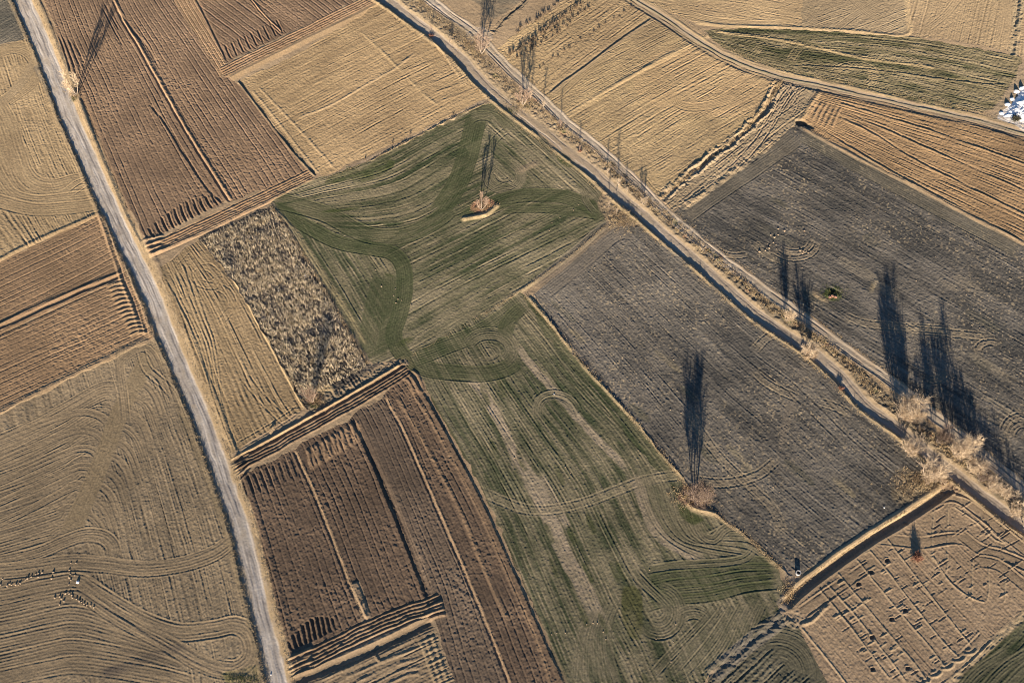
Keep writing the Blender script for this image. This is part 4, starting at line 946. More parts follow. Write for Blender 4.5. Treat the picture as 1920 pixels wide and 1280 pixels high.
for i, o in enumerate([-6, -3, 3]):
    line([(p[0] + o, p[1] - o * .9) for p in TR], [(-.3, 0), (-.1, .06), (.12, -.08), (.3, 0)], tone=(.25, .205, .16), ta=.5, tw=.25, seed=1034 + i, fade=0, brk=.8, wob=.2, base=False)
line([(800, 0), (838, 22), (885, 58)], [(-1, 0), (0, .05), (1, 0)], tone=(.44, .37, .29), ta=.7, tw=1.2, seed=1040, brk=.5, noise=.05)
area([(735, -20), (790, 5), (850, 40), (890, 62), (905, 100), (880, 105), (845, 72), (800, 40), (765, 12)], (.25, .195, .125), .7, seed=1041, rough=.07)
area([(850, -30), (900, 10), (925, 35), (965, 10), (1010, -30)], (.20, .165, .115), .9, seed=1042, rough=.06, noise=1.5)
area([(875, 60), (905, 50), (925, 72), (900, 92), (880, 84)], (.40, .33, .25), .6, seed=1043, rough=.1)
line([(922, 64), (950, 32), (975, 12), (1000, -14)], [(-.8, 0), (-.3, .1), (.1, -.3), (.8, 0)], tone=(.14, .115, .08), ta=.7, tw=.8, seed=1044, brk=.4, noise=.2)
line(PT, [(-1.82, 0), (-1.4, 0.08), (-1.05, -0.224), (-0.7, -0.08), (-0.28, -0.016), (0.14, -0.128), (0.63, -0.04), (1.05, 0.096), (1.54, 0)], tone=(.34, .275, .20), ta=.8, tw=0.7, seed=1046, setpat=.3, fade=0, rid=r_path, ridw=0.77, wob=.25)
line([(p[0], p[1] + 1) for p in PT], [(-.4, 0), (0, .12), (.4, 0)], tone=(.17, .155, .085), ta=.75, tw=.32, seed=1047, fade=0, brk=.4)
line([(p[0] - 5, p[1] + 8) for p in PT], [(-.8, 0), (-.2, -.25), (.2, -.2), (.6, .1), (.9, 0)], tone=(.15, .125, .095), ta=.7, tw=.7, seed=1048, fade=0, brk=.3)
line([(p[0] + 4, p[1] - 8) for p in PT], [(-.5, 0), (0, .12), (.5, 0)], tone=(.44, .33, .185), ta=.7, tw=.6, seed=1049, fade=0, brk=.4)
# broken ground: verges with stones and weeds between the lane and the track
for i in range(60):
    t = rng.uniform(4, len(LN) - 4)
    q = int(t)
    x = LN[q][0] + (LN[q + 1][0] - LN[q][0]) * (t - q) + rng.uniform(12, 30)
    y = LN[q][1] + (LN[q + 1][1] - LN[q][1]) * (t - q) - rng.uniform(10, 26)
    area(ring_pts(x, y, rng.uniform(3, 9), rng.uniform(2, 5), 0, 330, 8, 40), [(.12, .10, .07), (.42, .33, .2), (.30, .17, .10), (.15, .15, .07)][i % 4], .7, seed=1060 + i, rough=.2, noise=1.0, soft=.3)
# pit with rubble in the right dark field, white heap ground
area(ring_pts(1562, 552, 17, 13, 0, 330, 10, 20), (.10, .12, .045), .75, seed=1130, rough=.15, noise=1.4)
ridge([(1528, 540), (1530, 552), (1542, 560), (1560, 566)], .15, .5, tone=(.33, .25, .15), ta=.6, seed=1131)
groove([(1548, 536), (1562, 543), (1580, 552)], .5, .6, seed=1132)
area(ring_pts(1560, 546, 5, 4, 0, 330, 8), (.09, .07, .05), .9, seed=1133, dz=-.6, soft=.3)
area([(1900, 232), (1870, 222), (1890, 200), (1925, 190), (1960, 230), (1930, 250)], (.55, .52, .48), .8, seed=1134, rough=.08)
# ------------------------------------------------------------------ the terrain becomes meshes, one per field, road and path
BASE *= 0.72
PAT *= 0.9
PAT += 0.012 * vn(0.27, 71)
BASE += 0.4 * fb(70.0, 2, 40)
Z = BASE + PAT
COL *= (0.93 + 0.10 * fb(40.0, 2, 61))[..., None]
np.clip(COL, 0.012, 0.9, out=COL)


def zat(x, y):
    i, j = int(round((x - X0) / G)), int(round((y - Y0) / G))
    return float(Z[min(max(j, 0), NY - 1), min(max(i, 0), NX - 1)])


def nn(t, kind, **kw):
    n = t.nodes.new(kind)
    for k, v in kw.items():
        setattr(n, k, v)
    return n


def principled(name, rough=0.9):
    m = bpy.data.materials.new(name)
    m.use_nodes = True
    p = m.node_tree.nodes['Principled BSDF']
    p.inputs['Roughness'].default_value = rough
    p.inputs['Specular IOR Level'].default_value = 0.12
    return m, m.node_tree, p


def soil_material(name, speck=0.30, speck_scale=2.2, mott=0.16, seed=0.0, bump=0.5):
    """soil: surveyed tone broken up by two procedural noises, with crumb relief"""
    m, t, p = principled(name, 0.95)
    if 'Diffuse Roughness' in p.inputs:
        p.inputs['Diffuse Roughness'].default_value = 0.6
    at = nn(t, 'ShaderNodeAttribute', attribute_name='soil_tone')
    co = nn(t, 'ShaderNodeTexCoord')
    mp = nn(t, 'ShaderNodeMapping')
    mp.inputs['Location'].default_value = (seed * 13.7, seed * 5.1, seed)
    t.links.new(co.outputs['Object'], mp.inputs[0])
    n1 = nn(t, 'ShaderNodeTexNoise')
    n1.inputs['Scale'].default_value = speck_scale
    n1.inputs['Detail'].default_value = 4
    n1.inputs['Roughness'].default_value = 0.7
    n2 = nn(t, 'ShaderNodeTexNoise')
    n2.inputs['Scale'].default_value = 0.09
    n2.inputs['Detail'].default_value = 5
    for n in (n1, n2):
        t.links.new(mp.outputs[0], n.inputs['Vector'])
    r1 = nn(t, 'ShaderNodeMapRange')
    r1.inputs['From Min'].default_value, r1.inputs['From Max'].default_value = 0.3, 0.7
    r1.inputs['To Min'].default_value, r1.inputs['To Max'].default_value = 1 - speck, 1 + speck
    r2 = nn(t, 'ShaderNodeMapRange')
    r2.inputs['From Min'].default_value, r2.inputs['From Max'].default_value = 0.3, 0.7
    r2.inputs['To Min'].default_value, r2.inputs['To Max'].default_value = 1 - mott, 1 + mott
    t.links.new(n1.outputs['Fac'], r1.inputs['Value'])
    t.links.new(n2.outputs['Fac'], r2.inputs['Value'])
    mul = nn(t, 'ShaderNodeMath', operation='MULTIPLY')
    t.links.new(r1.outputs[0], mul.inputs[0])
    t.links.new(r2.outputs[0], mul.inputs[1])
    v = nn(t, 'ShaderNodeVectorMath', operation='SCALE')
    t.links.new(at.outputs['Color'], v.inputs[0])
    t.links.new(mul.outputs[0], v.inputs['Scale'])
    t.links.new(v.outputs[0], p.inputs['Base Color'])
    if bump:
        b = nn(t, 'ShaderNodeBump')
        b.inputs['Strength'].default_value = bump
        b.inputs['Distance'].default_value = 0.05
        n3 = nn(t, 'ShaderNodeTexNoise')
        n3.inputs['Scale'].default_value = 3.2
        n3.inputs['Detail'].default_value = 3
        t.links.new(mp.outputs[0], n3.inputs['Vector'])
        t.links.new(n3.outputs['Fac'], b.inputs['Height'])
        t.links.new(b.outputs[0], p.inputs['Normal'])
    return m


def build_terrain():
    ii = np.arange(NX - 1)
    jj = np.arange(NY - 1)
    half = 110 + (GY[:-1] - 17) * 0.26
    keep = np.abs(GX[:-1])[None, :] < half[:, None]
    reg = RID[:-1, :-1]
    for rid, (name, label, cat) in REG.items():
        j, i = np.nonzero(keep & (reg == rid))
        if len(j) == 0:
            continue
        a = (j * NX + i).astype(np.int32)
        quads = np.stack([a, a + 1, a + NX + 1, a + NX], 1)
        used = np.zeros(NX * NY, bool)
        used[quads.ravel()] = True
        ids = np.nonzero(used)[0]
        remap = np.zeros(NX * NY, np.int32)
        remap[ids] = np.arange(len(ids), dtype=np.int32)
        q = remap[quads]
        co = np.empty((len(ids), 3), np.float32)
        co[:, 0], co[:, 1], co[:, 2] = GX[ids % NX], GY[ids // NX], Z.reshape(-1)[ids]
        me = bpy.data.meshes.new(name)
        me.vertices.add(len(ids))
        me.vertices.foreach_set('co', co.ravel())
        me.loops.add(q.size)
        me.loops.foreach_set('vertex_index', q.ravel())
        me.polygons.add(len(q))
        me.polygons.foreach_set('loop_start', np.arange(0, q.size, 4, dtype=np.int32))
        me.update(calc_edges=True)
        at = me.attributes.new('soil_tone', 'FLOAT_COLOR', 'POINT')
        c4 = np.ones((len(ids), 4), np.float32)
        c4[:, :3] = COLF[ids]
        at.data.foreach_set('color', c4.ravel())
        pl = cat in ('road', 'lane', 'track', 'path')
        me.materials.append(soil_material(name + '_soil', 0.14 if pl else 0.26, 2.6, 0.08 if pl else 0.13, rid * 1.0, 0.25 if pl else 0.5))
        o = bpy.data.objects.new(name, me)
        o['kind'] = 'structure'
        o['label'], o['category'] = label, cat
        C.objects.link(o)


build_terrain()

# the land goes on to the horizon: one coarse sheet round the surveyed fields
def outer_land():
    me = bpy.data.meshes.new('outlying_land')
    rings = []
    n = 96
    V, F = [], []
    for k, (rx, ry, z) in enumerate([(90, 75, -3.0), (260, 220, -3.2), (600, 560, -4), (1500, 1500, -5), (5500, 5500, -8)]):
        for q in range(n):
            a = 2 * math.pi * q / n
            V.append((rx * math.cos(a), 105 + ry * math.sin(a), z))
    for k in range(4):
        for q in range(n):
            F.append((k * n + q, k * n + (q + 1) % n, (k + 1) * n + (q + 1) % n, (k + 1) * n + q))
    F.append(tuple(range(n)))
    me.from_pydata(V, [], [f[::-1] if len(f) == 4 else f for f in F])
    m, t, p = principled('outlying_soil', 0.95)
    co = nn(t, 'ShaderNodeTexCoord')
    vo = nn(t, 'ShaderNodeTexVoronoi')
    vo.inputs['Scale'].default_value = 0.012
    rp = nn(t, 'ShaderNodeValToRGB')
    rp.color_ramp.elements[0].color = (.16, .13, .07, 1)
    rp.color_ramp.elements[1].color = (.36, .26, .15, 1)
    t.links.new(co.outputs['Object'], vo.inputs['Vector'])
    t.links.new(vo.outputs['Color'], rp.inputs[0])
    t.links.new(rp.outputs[0], p.inputs['Base Color'])
    me.materials.append(m)
    o = bpy.data.objects.new('ground', me)
    o['kind'] = 'structure'
    C.objects.link(o)


outer_land()
# ------------------------------------------------------------------ things that stand on the land
TANS = math.tan(R(SUN_EL))
NADIR = (960.0, 640.0 + FPX * cd / sd * 1.0)


class MB:
    """collects tubes, spikes and lumps, then becomes one mesh"""

    def __init__(self):
        self.v, self.f = [], []

    def tube(self, pts, rad, n=5):
        pts = [Vector(p) for p in pts]
        base = len(self.v)
        for i, p in enumerate(pts):
            d = (pts[min(i + 1, len(pts) - 1)] - pts[max(i - 1, 0)]).normalized()
            a = d.orthogonal().normalized()
            b = d.cross(a)
            for k in range(n):
                t = 2 * math.pi * k / n
                self.v.append(tuple(p + (a * math.cos(t) + b * math.sin(t)) * rad[i]))
        for i in range(len(pts) - 1):
            for k in range(n):
                q, r_ = base + i * n + k, base + i * n + (k + 1) % n
                self.f.append((q, r_, r_ + n, q + n))
        self.f.append(tuple(base + k for k in range(n))[::-1])
        self.f.append(tuple(base + (len(pts) - 1) * n + k for k in range(n)))

    def spike(self, p, q, w_):
        """a twig or blade: three-sided, running out to a point"""
        p, q = Vector(p), Vector(q)
        d = q - p
        if d.length < 1e-5:
            return
        d.normalize()
        a = d.orthogonal().normalized()
        b = d.cross(a)
        s = len(self.v)
        for k in range(3):
            t = 2.094 * k
            self.v.append(tuple(p + (a * math.cos(t) + b * math.sin(t)) * w_))
        self.v.append(tuple(q))
        self.f += [(s, s + 1, s + 3), (s + 1, s + 2, s + 3), (s + 2, s, s + 3)]

    def lump(self, c, r, seed=0, squash=.7, jag=.3):
        g = random.Random(seed)
        s = len(self.v)
        t = (1 + 5 ** .5) / 2
        ico = [(-1, t, 0), (1, t, 0), (-1, -t, 0), (1, -t, 0), (0, -1, t), (0, 1, t), (0, -1, -t), (0, 1, -t), (t, 0, -1), (t, 0, 1), (-t, 0, -1), (-t, 0, 1)]
        fc = [(0, 11, 5), (0, 5, 1), (0, 1, 7), (0, 7, 10), (0, 10, 11), (1, 5, 9), (5, 11, 4), (11, 10, 2), (10, 7, 6), (7, 1, 8), (3, 9, 4), (3, 4, 2), (3, 2, 6), (3, 6, 8), (3, 8, 9), (4, 9, 5), (2, 4, 11), (6, 2, 10), (8, 6, 7), (9, 8, 1)]
        vv = [Vector(p).normalized() for p in ico]
        mids, ff = {}, []

        def mid(a, b):
            k = (min(a, b), max(a, b))
            if k not in mids:
                vv.append((vv[a] + vv[b]).normalized())
                mids[k] = len(vv) - 1
            return mids[k]
        for a, b, c_ in fc:
            x, y, z = mid(a, b), mid(b, c_), mid(c_, a)
            ff += [(a, x, z), (b, y, x), (c_, z, y), (x, y, z)]
        for p in vv:
            k = r * (1 + g.uniform(-jag, jag))
            self.v.append((c[0] + p.x * k * g.uniform(.9, 1.1), c[1] + p.y * k, c[2] + p.z * k * squash))
        self.f += [tuple(s + i for i in q) for q in ff]

    def mesh(self, name, mat):
        me = bpy.data.meshes.new(name)
        me.from_pydata(self.v, [], self.f)
        me.materials.append(mat)
        return me

    def obj(self, name, mat, parent=None):
        o = bpy.data.objects.new(name, self.mesh(name, mat))
        C.objects.link(o)
        if parent:
            o.parent = parent
        return o


def tag(o, label=None, cat=None, group=None, kind=None):
    for k, v in (('label', label), ('category', cat), ('group', group), ('kind', kind)):
        if v:
            o[k] = v
    return o


def plant_material(name, c1, c2, scale=3.0, trans=0.0):
    m, t, p = principled(name, 0.85)
    co = nn(t, 'ShaderNodeTexCoord')
    no = nn(t, 'ShaderNodeTexNoise')
    no.inputs['Scale'].default_value = scale
    no.inputs['Detail'].default_value = 3
    rp = nn(t, 'ShaderNodeValToRGB')
    rp.color_ramp.elements[0].position, rp.color_ramp.elements[1].position = .36, .64
    rp.color_ramp.elements[0].color = (*c1, 1)
    rp.color_ramp.elements[1].color = (*c2, 1)
    t.links.new(co.outputs['Object'], no.inputs['Vector'])
    t.links.new(no.outputs['Fac'], rp.inputs[0])
    t.links.new(rp.outputs[0], p.inputs['Base Color'])
    return m


M_BARK = plant_material('bark', (.24, .19, .15), (.42, .35, .27), 4)
M_TWIG = plant_material('twigs', (.11, .09, .07), (.18, .145, .11), 2)
M_PINK = plant_material('pale_twigs', (.38, .29, .19), (.60, .475, .335), 1.6)
M_RED = plant_material('red_twigs', (.25, .125, .085), (.36, .20, .135), 2)
M_STALK = plant_material('dry_stalk', (.34, .27, .17), (.74, .62, .43), .9)
M_GRASS = plant_material('dry_grass', (.28, .20, .115), (.52, .395, .23), .45)
M_GREENW = plant_material('green_weeds', (.06, .085, .025), (.13, .13, .05), .8)
M_SHRUB = plant_material('dry_shrub', (.15, .11, .075), (.32, .235, .15), 2)
M_CLOD = plant_material('clod', (.25, .185, .12), (.40, .30, .20), 3)
M_WHITE = plant_material('white_sheet', (.70, .69, .67), (.85, .83, .80), 2)
M_CONC = plant_material('concrete', (.33, .32, .30), (.46, .45, .43), 3)
M_BRICK = plant_material('brick', (.25, .13, .085), (.33, .19, .13), 3)
M_DARKW = plant_material('dark_shrub', (.05, .05, .035), (.10, .09, .06), 2)


def limb(g, p, d, length, bend=0.12, up=0.0, n=4):
    pts = [Vector(p)]
    d = Vector(d).normalized()
    for i in range(n):
        d = (d + Vector((g.gauss(0, bend), g.gauss(0, bend), g.gauss(0, bend) + up))).normalized()
        pts.append(pts[-1] + d * length / n)
    return pts


def make_tree(kind, seed):
    """a bare tree 10 m high: tapered trunk with its stems, crown of boughs and twigs"""
    g = random.Random(seed)
    tr, cr = MB(), MB()
    spec = dict(poplar=dict(stems=6, spread=.24, start=.28, boughs=34, bl=(1.4, 3.4), ang=.6, up=.34, twig=(.6, 1.6), nt=13, tw=.026, r=.11),
                slim=dict(stems=1, spread=.02, start=.36, boughs=40, bl=(.9, 2.2), ang=.65, up=.25, twig=(.4, 1.0), nt=8, tw=.014, r=.10),
                round=dict(stems=4, spread=.22, start=.34, boughs=32, bl=(1.6, 3.2), ang=.8, up=.15, twig=(.5, 1.1), nt=14, tw=.024, r=.17),
                fork=dict(stems=3, spread=.26, start=.34, boughs=38, bl=(1.4, 3.0), ang=.5, up=.18, twig=(.5, 1.2), nt=13, tw=.028, r=.18),
                wide=dict(stems=6, spread=.26, start=.18, boughs=30, bl=(1.6, 3.2), ang=.7, up=.10, twig=(.5, 1.2), nt=13, tw=.026, r=.16))[kind]
    n = spec['stems']
    a0 = g.uniform(0, 6.28)
    for s in range(n):
        a = a0 + 6.283 * s / n + g.uniform(-.4, .4)
        top = 10.0 * (1 if s == 0 else g.uniform(*((.55, .95) if kind in ('poplar', 'wide') else (.8, .97))))
        lean = Vector((math.cos(a), math.sin(a), 0)) * spec['spread'] * (g.uniform(.6, 1.2) if n > 1 else 1)
        pts, p = [], Vector((0, 0, -.3))
        N = 9
        for i in range(N + 1):
            t = i / N
            q = lean * top * math.sin(t * (2.35 if kind in ('poplar', 'wide') else 1.9)) + Vector((g.gauss(0, .05), g.gauss(0, .05), 0)) * t * 2
            pts.append(Vector((q.x, q.y, -.3 + (top + .3) * t)))
        rad = [spec['r'] * (1.0 if n == 1 else .8) * (1 - t / N) ** .8 + .012 for t in range(N + 1)]
        (tr).tube(pts, rad, 6)
        for b in range(spec['boughs']):
            if kind != 'slim' and math.sin(b * .9 + s * 2.1 + seed) < -.35 and g.random() < .8:
                continue                        # gaps between the clumps
            t = spec['start'] + (1 - spec['start']) * ((b + g.random()) / spec['boughs']) ** .9
            t = min(t, .985)
            k = t * N
            i = min(int(k), N - 1)
            o = pts[i].lerp(pts[i + 1], k - i)
            az = g.uniform(0, 6.283)
            env = math.sin(math.pi * min(1, (t - spec['start']) / (1 - spec['start']) * .82 + .16)) ** .7
            L = g.uniform(*spec['bl']) * (.35 + .75 * env)
            d = Vector((math.cos(az) * math.sin(spec['ang']), math.sin(az) * math.sin(spec['ang']), math.cos(spec['ang'])))
            lp = limb(g, o, d, L, .10, spec['up'] * .3)
            cr.tube(lp, [.034, .026, .02, .014, .007], 3)
            for w_ in range(spec['nt']):
                u = g.uniform(.2, 1) * 4
                j = min(int(u), 3)
                o2 = lp[j].lerp(lp[j + 1], u - j)
                d2 = ((lp[j + 1] - lp[j]).normalized() + Vector((g.gauss(0, .5), g.gauss(0, .5), g.gauss(.15, .4)))).normalized()
                L2 = g.uniform(*spec['twig'])
                e = o2 + d2 * L2
                cr.spike(o2, e, spec['tw'])
                for x in range(2):
                    o3 = o2.lerp(e, g.uniform(.2, .8))
                    cr.spike(o3, o3 + (d2 + Vector((g.gauss(0, .6), g.gauss(0, .6), g.gauss(.1, .4)))).normalized() * L2 * .55, spec['tw'] * .75)
    return tr.mesh('trunk', M_BARK), cr.mesh('crown', M_TWIG)


def make_bush(seed, squash=.8, width=1.0, stems=120, tw=.032):
    """a leafless bush 1 m in radius: stems fanning from the root, each ending in a spray"""
    g = random.Random(seed)
    st, sp = MB(), MB()
    off = [(g.gauss(0, .28), g.gauss(0, .28)) for _ in range(5)]
    for s in range(stems):
        az, el = g.uniform(0, 6.283), math.asin(g.uniform(.12, 1))
        c = off[s % 5]
        p = Vector((c[0] * .6, c[1] * .6, -.05))
        d = Vector((math.cos(az) * math.cos(el), math.sin(az) * math.cos(el), math.sin(el)))
        L = g.uniform(.6, 1.05) * (.8 + .3 * math.sin(az * 3 + seed))
        lp = limb(g, p, d, L, .13, .06)
        for q in lp:
            q.z = max(-.05, q.z * squash)
        st.tube(lp, [.02, .016, .012, .009, .004], 3)
        for k in range(20):
            u = g.uniform(.35, 1) * 4
            j = min(int(u), 3)
            o2 = lp[j].lerp(lp[j + 1], u - j)
            d2 = (d * .7 + Vector((g.gauss(0, .6), g.gauss(0, .6), g.gauss(.25, .45)))).normalized()
            L2 = g.uniform(.1, .26)
            e = o2 + d2 * L2
            sp.spike(o2, e, tw * .5)
            for x in range(2):
                o3 = o2.lerp(e, g.uniform(.2, .9))
                sp.spike(o3, o3 + (d2 + Vector((g.gauss(0, .7), g.gauss(0, .7), g.gauss(.1, .5)))).normalized() * L2 * .6, tw * .4)
    return st, sp


VAR = {k: [make_tree(k, 10 * i + len(k)) for i in range(n)] for k, n in (('poplar', 3), ('slim', 3), ('round', 2), ('fork', 1), ('wide', 2))}


def tree(i, kind, base, tip, label, group, sx=1.0, rz=None, hue='tan'):
    bx, by = gp(*base)
    tx, ty = gp(*tip)
    H = math.hypot(tx - bx, ty - by) * TANS
    r = bpy.data.objects.new('bare_tree', None)
    r.location = (bx, by, zat(bx, by) - .05)
    r.rotation_euler = (0, 0, rz if rz is not None else i * 2.3)
    s = H / 10.0
    r.scale = (s * sx, s * sx, s)
    r.empty_display_size = .3
    C.objects.link(r)
    tag(r, label, 'tree', group)
    ms = VAR[kind][i % len(VAR[kind])]
    for nm, me in zip(('trunk', 'crown'), ms):
        o = bpy.data.objects.new(nm, me)
        o.parent = r
        C.objects.link(o)
        if nm == 'crown':
            o.material_slots[0].link = 'OBJECT'
            o.material_slots[0].material = CROWN[hue]
    return r


CROWN = {'tan': M_PINK, 'red': plant_material('reddish_twigs', (.27, .185, .135), (.42, .305, .22), 1.6), 'brown': plant_material('brown_twigs', (.15, .11, .085), (.26, .19, .145), 1.6)}


GT_ = 'bare trees along the lane'
TREES = [
    ('fork', (143, 178), (190, 26), 'bare two stemmed tree by the gravel road, with a forked shadow over the furrows', 'field trees', 1.0, 1.0, 'tan'),
    ('wide', (586, 752), (630, 553), 'slender bare tree at the lower tip of the dry stalk field', 'field trees', 0.70, None, 'red'),
    ('fork', (903, 392), (916, 262), 'lone reddish bare tree on the weedy islet in the green field', 'field trees', 1.0, 0.3, 'red'),
    ('poplar', (1302, 938), (1297, 684), 'big reddish brown bare tree between green and dark fields, with a long spindle shadow', 'field trees', 1.25, .4, 'brown'),
    ('poplar', (1475, 602), (1461, 462), 'smallest pale crowned bare tree by the lane, nearest to the rubble pit', GT_, 0.90, None, 'tan'),
    ('poplar', (1514, 666), (1501, 500), 'pale crowned bare tree overhanging the lane at its bend', GT_, 1.25, None, 'tan'),
    ('poplar', (1686, 782), (1647, 528), 'full pale tree at the upper left end of the lane thicket, casting the longest shadow', GT_, 1.30, None, 'tan'),
    ('poplar', (1702, 792), (1676, 600), 'pale crowned tree pressed against the lower right of the thicket\'s first tree', GT_, 1.05, None, 'tan'),
    ('wide', (1700, 846), (1686, 655), 'pale crowned tree on the near side of the lane, facing the thicket\'s first tree', GT_, 1.35, None, 'tan'),
    ('wide', (1737, 893), (1716, 650), 'greyish pale tree spreading over the lane above the dug corner', GT_, 1.15, None, 'tan'),
    ('poplar', (1790, 852), (1745, 588), 'full pale crowned tree between the lane and the dusty track', GT_, 1.20, None, 'tan'),
    ('poplar', (1818, 880), (1784, 690), 'pale crowned tree joined to the lower right of the full one by the track', GT_, 1.25, None, 'tan'),
    ('wide', (1856, 916), (1818, 738), 'round pale crowned tree standing beside the dark shade by the track', GT_, 1.35, None, 'tan'),
    ('wide', (1880, 930), (1850, 775), 'smaller round tree on the right flank of the one beside the dark shade', GT_, 1.10, None, 'tan'),
    ('wide', (1900, 962), (1868, 800), 'tan crowned tree next to the right frame edge above the lane', GT_, 1.30, None, 'tan'),
    ('wide', (1925, 988), (1893, 835), 'tan crowned tree cut by the right frame edge', GT_, 1.30, None, 'tan'),
    ('poplar', (1756, 828), (1718, 610), 'bare tree half hidden in the shade between the lane and the dusty track', GT_, .9, None, 'brown'),
    ('wide', (1836, 900), (1800, 715), 'bare tree in the dark gap left of the round pale tree', GT_, 1.0, None, 'brown'),
    ('round', (903, 100), (916, -25), 'bare tree at the track fork at the top, dark shadow running off the frame', GT_, 1.1, None, 'red'),
    ('round', (981, 196), (990, 75), 'bare tree with a round full crown beside the shrub rows', GT_, 1.15, .5, 'red'),
    ('slim', (994, 188), (1003, 118), 'small bare sapling just right of the round crowned tree', GT_, 1.5, None, 'tan'),
    ('slim', (1018, 206), (1022, 128), 'thin bare sapling below the round crowned tree, next down the verge', GT_, 1.7, None, 'tan'),
    ('slim', (1050, 240), (1053, 168), 'thin bare sapling where the harrowed field meets the track', GT_, 1.5, None, 'red'),
    ('slim', (1086, 284), (1089, 232), 'shortest bare sapling in the verge, beside a reddish tuft', GT_, 1.5, None, 'red'),
    ('slim', (1138, 328), (1140, 258), 'thin bare sapling up the verge from the tallest sapling', GT_, 1.5, None, 'tan'),
    ('slim', (1158, 356), (1163, 238), 'tallest thin bare sapling in the verge', GT_, 1.4, None, 'tan'),
    ('slim', (1174, 364), (1180, 292), 'thin bare sapling down the verge from the tallest sapling', GT_, 1.5, None, 'tan'),
    ('slim', (1141, 388), (1143, 322), 'thin bare sapling on the near bank of the lane by the rough corner', GT_, 1.5, None, 'tan'),
    ('slim', (1156, 400), (1160, 345), 'small pale sapling on the near bank of the lane, lower of the pair', GT_, 1.5, None, 'tan'),
    ('round', (1206, 384), (1208, 318), 'bushy bare sapling beside the track opposite the rugged ditch', GT_, 1.1, None, 'tan'),
    ('slim', (808, 58), (816, 4), 'bare sapling with a reddish base above the lane near the top edge', GT_, 1.5, None, 'red'),
    ('round', (843, 78), (847, 34), 'small bushy bare tree on the bend of the upper lane', GT_, 1.1, None, 'tan'),
]
for i, (kind, b, t, lab, grp, sx, rz, hue) in enumerate(TREES):
    tree(i, kind, b, t, lab, grp, sx, rz, hue)

BV = []
for sd_ in range(4):
    st, sp = make_bush(sd_ + 1)
    BV.append((st, sp))
BM = [(a.mesh('stems', M_PINK), b.mesh('sprays', M_PINK)) for a, b in BV]
BR = [(a.mesh('stems', M_RED), b.mesh('sprays', M_RED)) for a, b in BV[:2]]


def bush(i, c, rpx, label, group='pale bushes along the lane', mats=None, sq=1.0, name='bush'):
    zc = rpx / 8.6 * .55
    px, py = c[0] + (NADIR[0] - c[0]) * zc / HCAM, c[1] + (NADIR[1] - c[1]) * zc / HCAM
    x, y = gp(px, py)
    r = bpy.data.objects.new(name, None)
    r.location = (x, y, zat(x, y) - .05)
    k = rpx / 8.6
    r.scale = (k, k, k * sq)
    r.rotation_euler = (0, 0, i * 1.7)
    r.empty_display_size = .3
    C.objects.link(r)
    tag(r, label, 'bush', group)
    ms = (mats or BM)[i % len(mats or BM)]
    for nm, me in zip(('stems', 'sprays'), ms):
        o = bpy.data.objects.new(nm, me)
        o.parent = r
        C.objects.link(o)


for i, (c, rp_, lab) in enumerate([
        ((1512, 668), 8, 'low pale bush tucked under the left of the bend tree'),
        ((1728, 798), 10, 'small pale bush at the foot of the thicket, track side of the lane'),
        ((1768, 892), 14, 'low tan bush on the lane edge by the corner of the sandy plot'),
        ((1742, 896), 11, 'low tan bush at the end of the dark field beside the dug corner')]):
    bush(i, c, rp_, lab)
bush(0, (1578, 727), 6, 'low reddish bush on the near bank of the lane', 'reddish bushes', BR)
bush(1, (1721, 1043), 11, 'orange red leafless shrub in the sandy plot with a thin shadow', 'reddish bushes', BR, 1.6)
bush(1, (1087, 282), 5, 'reddish tuft in the verge at the foot of the shortest sapling', 'reddish bushes', BR)
bush(0, (807, 62), 7, 'reddish tuft above the lane near the top edge', 'reddish bushes', BR)
bush(2, (136, 170), 10, 'pale dead brush lying by the gravel road under the forked tree', 'dead brush', BM, .6)

# dry shrubs in rows in the top field
SV = []
for sd_ in range(3):
    st, sp = make_bush(sd_ + 20, 1.0, 1.0, 16, .05)
    st.v, n0 = st.v + sp.v, len(st.v)
    st.f += [tuple(q + n0 for q in f) for f in sp.f]
    SV.append(st.mesh('dry_shrub', M_SHRUB))


def shrub(px, py, r_, label, group, cat='shrub', mats=None):
    x, y = gp(px, py)
    o = bpy.data.objects.new('dry_shrub', (mats or SV)[int(px) % len(mats or SV)])
    o.location = (x, y, zat(x, y) - .04)
    o.scale = (r_, r_, r_ * 1.25)
    o.rotation_euler = (0, 0, px)
    C.objects.link(o)
    tag(o, label, cat, group)


gs = random.Random(4)
rows = [((953, 107), (1092, 6), 21, .62, 'dry shrub of the thick hedge-like row in the top field'), ((966, 62), (1050, 6), 10, .5, 'dry shrub of the short row above the thick one'), ((988, 92), (1110, 12), 15, .45, 'dry shrub of the loose row just below the thick one'),
        ((962, 112), (1075, 42), 12, .4, 'small dry shrub of the second loose row below the thick one'), ((1004, 130), (1190, 12), 16, .33, 'tiny dry tuft of the rows nearer the harrowed field')]
for a, b, n, r_, lab in rows:
    for k in range(n):
        t = (k + .5) / n
        shrub(a[0] + (b[0] - a[0]) * t + gs.uniform(-3, 3), a[1] + (b[1] - a[1]) * t + gs.uniform(-2.5, 2.5), 1.45 * r_ * gs.uniform(.75, 1.25), lab, lab.replace('dry shrub', 'dry shrubs').replace('tuft', 'tufts'))
for px, py, lab in [(850, 214, 'weed on the field bank, nearest the lane'), (770, 250, 'weed on the field bank below the stubble, second from the lane'), (736, 268, 'weed on the field bank below the stubble, third from the lane'), (684, 298, 'weed on the field bank, farthest from the lane')]:
    shrub(px, py, .45, lab, 'weeds on the bank of the green field')

# lumps and litter
CL = []
for sd_ in range(4):
    m_ = MB()
    m_.lump((0, 0, .35), 1, sd_, .8, .28)
    CL.append(m_.mesh('soil_clod', M_CLOD))


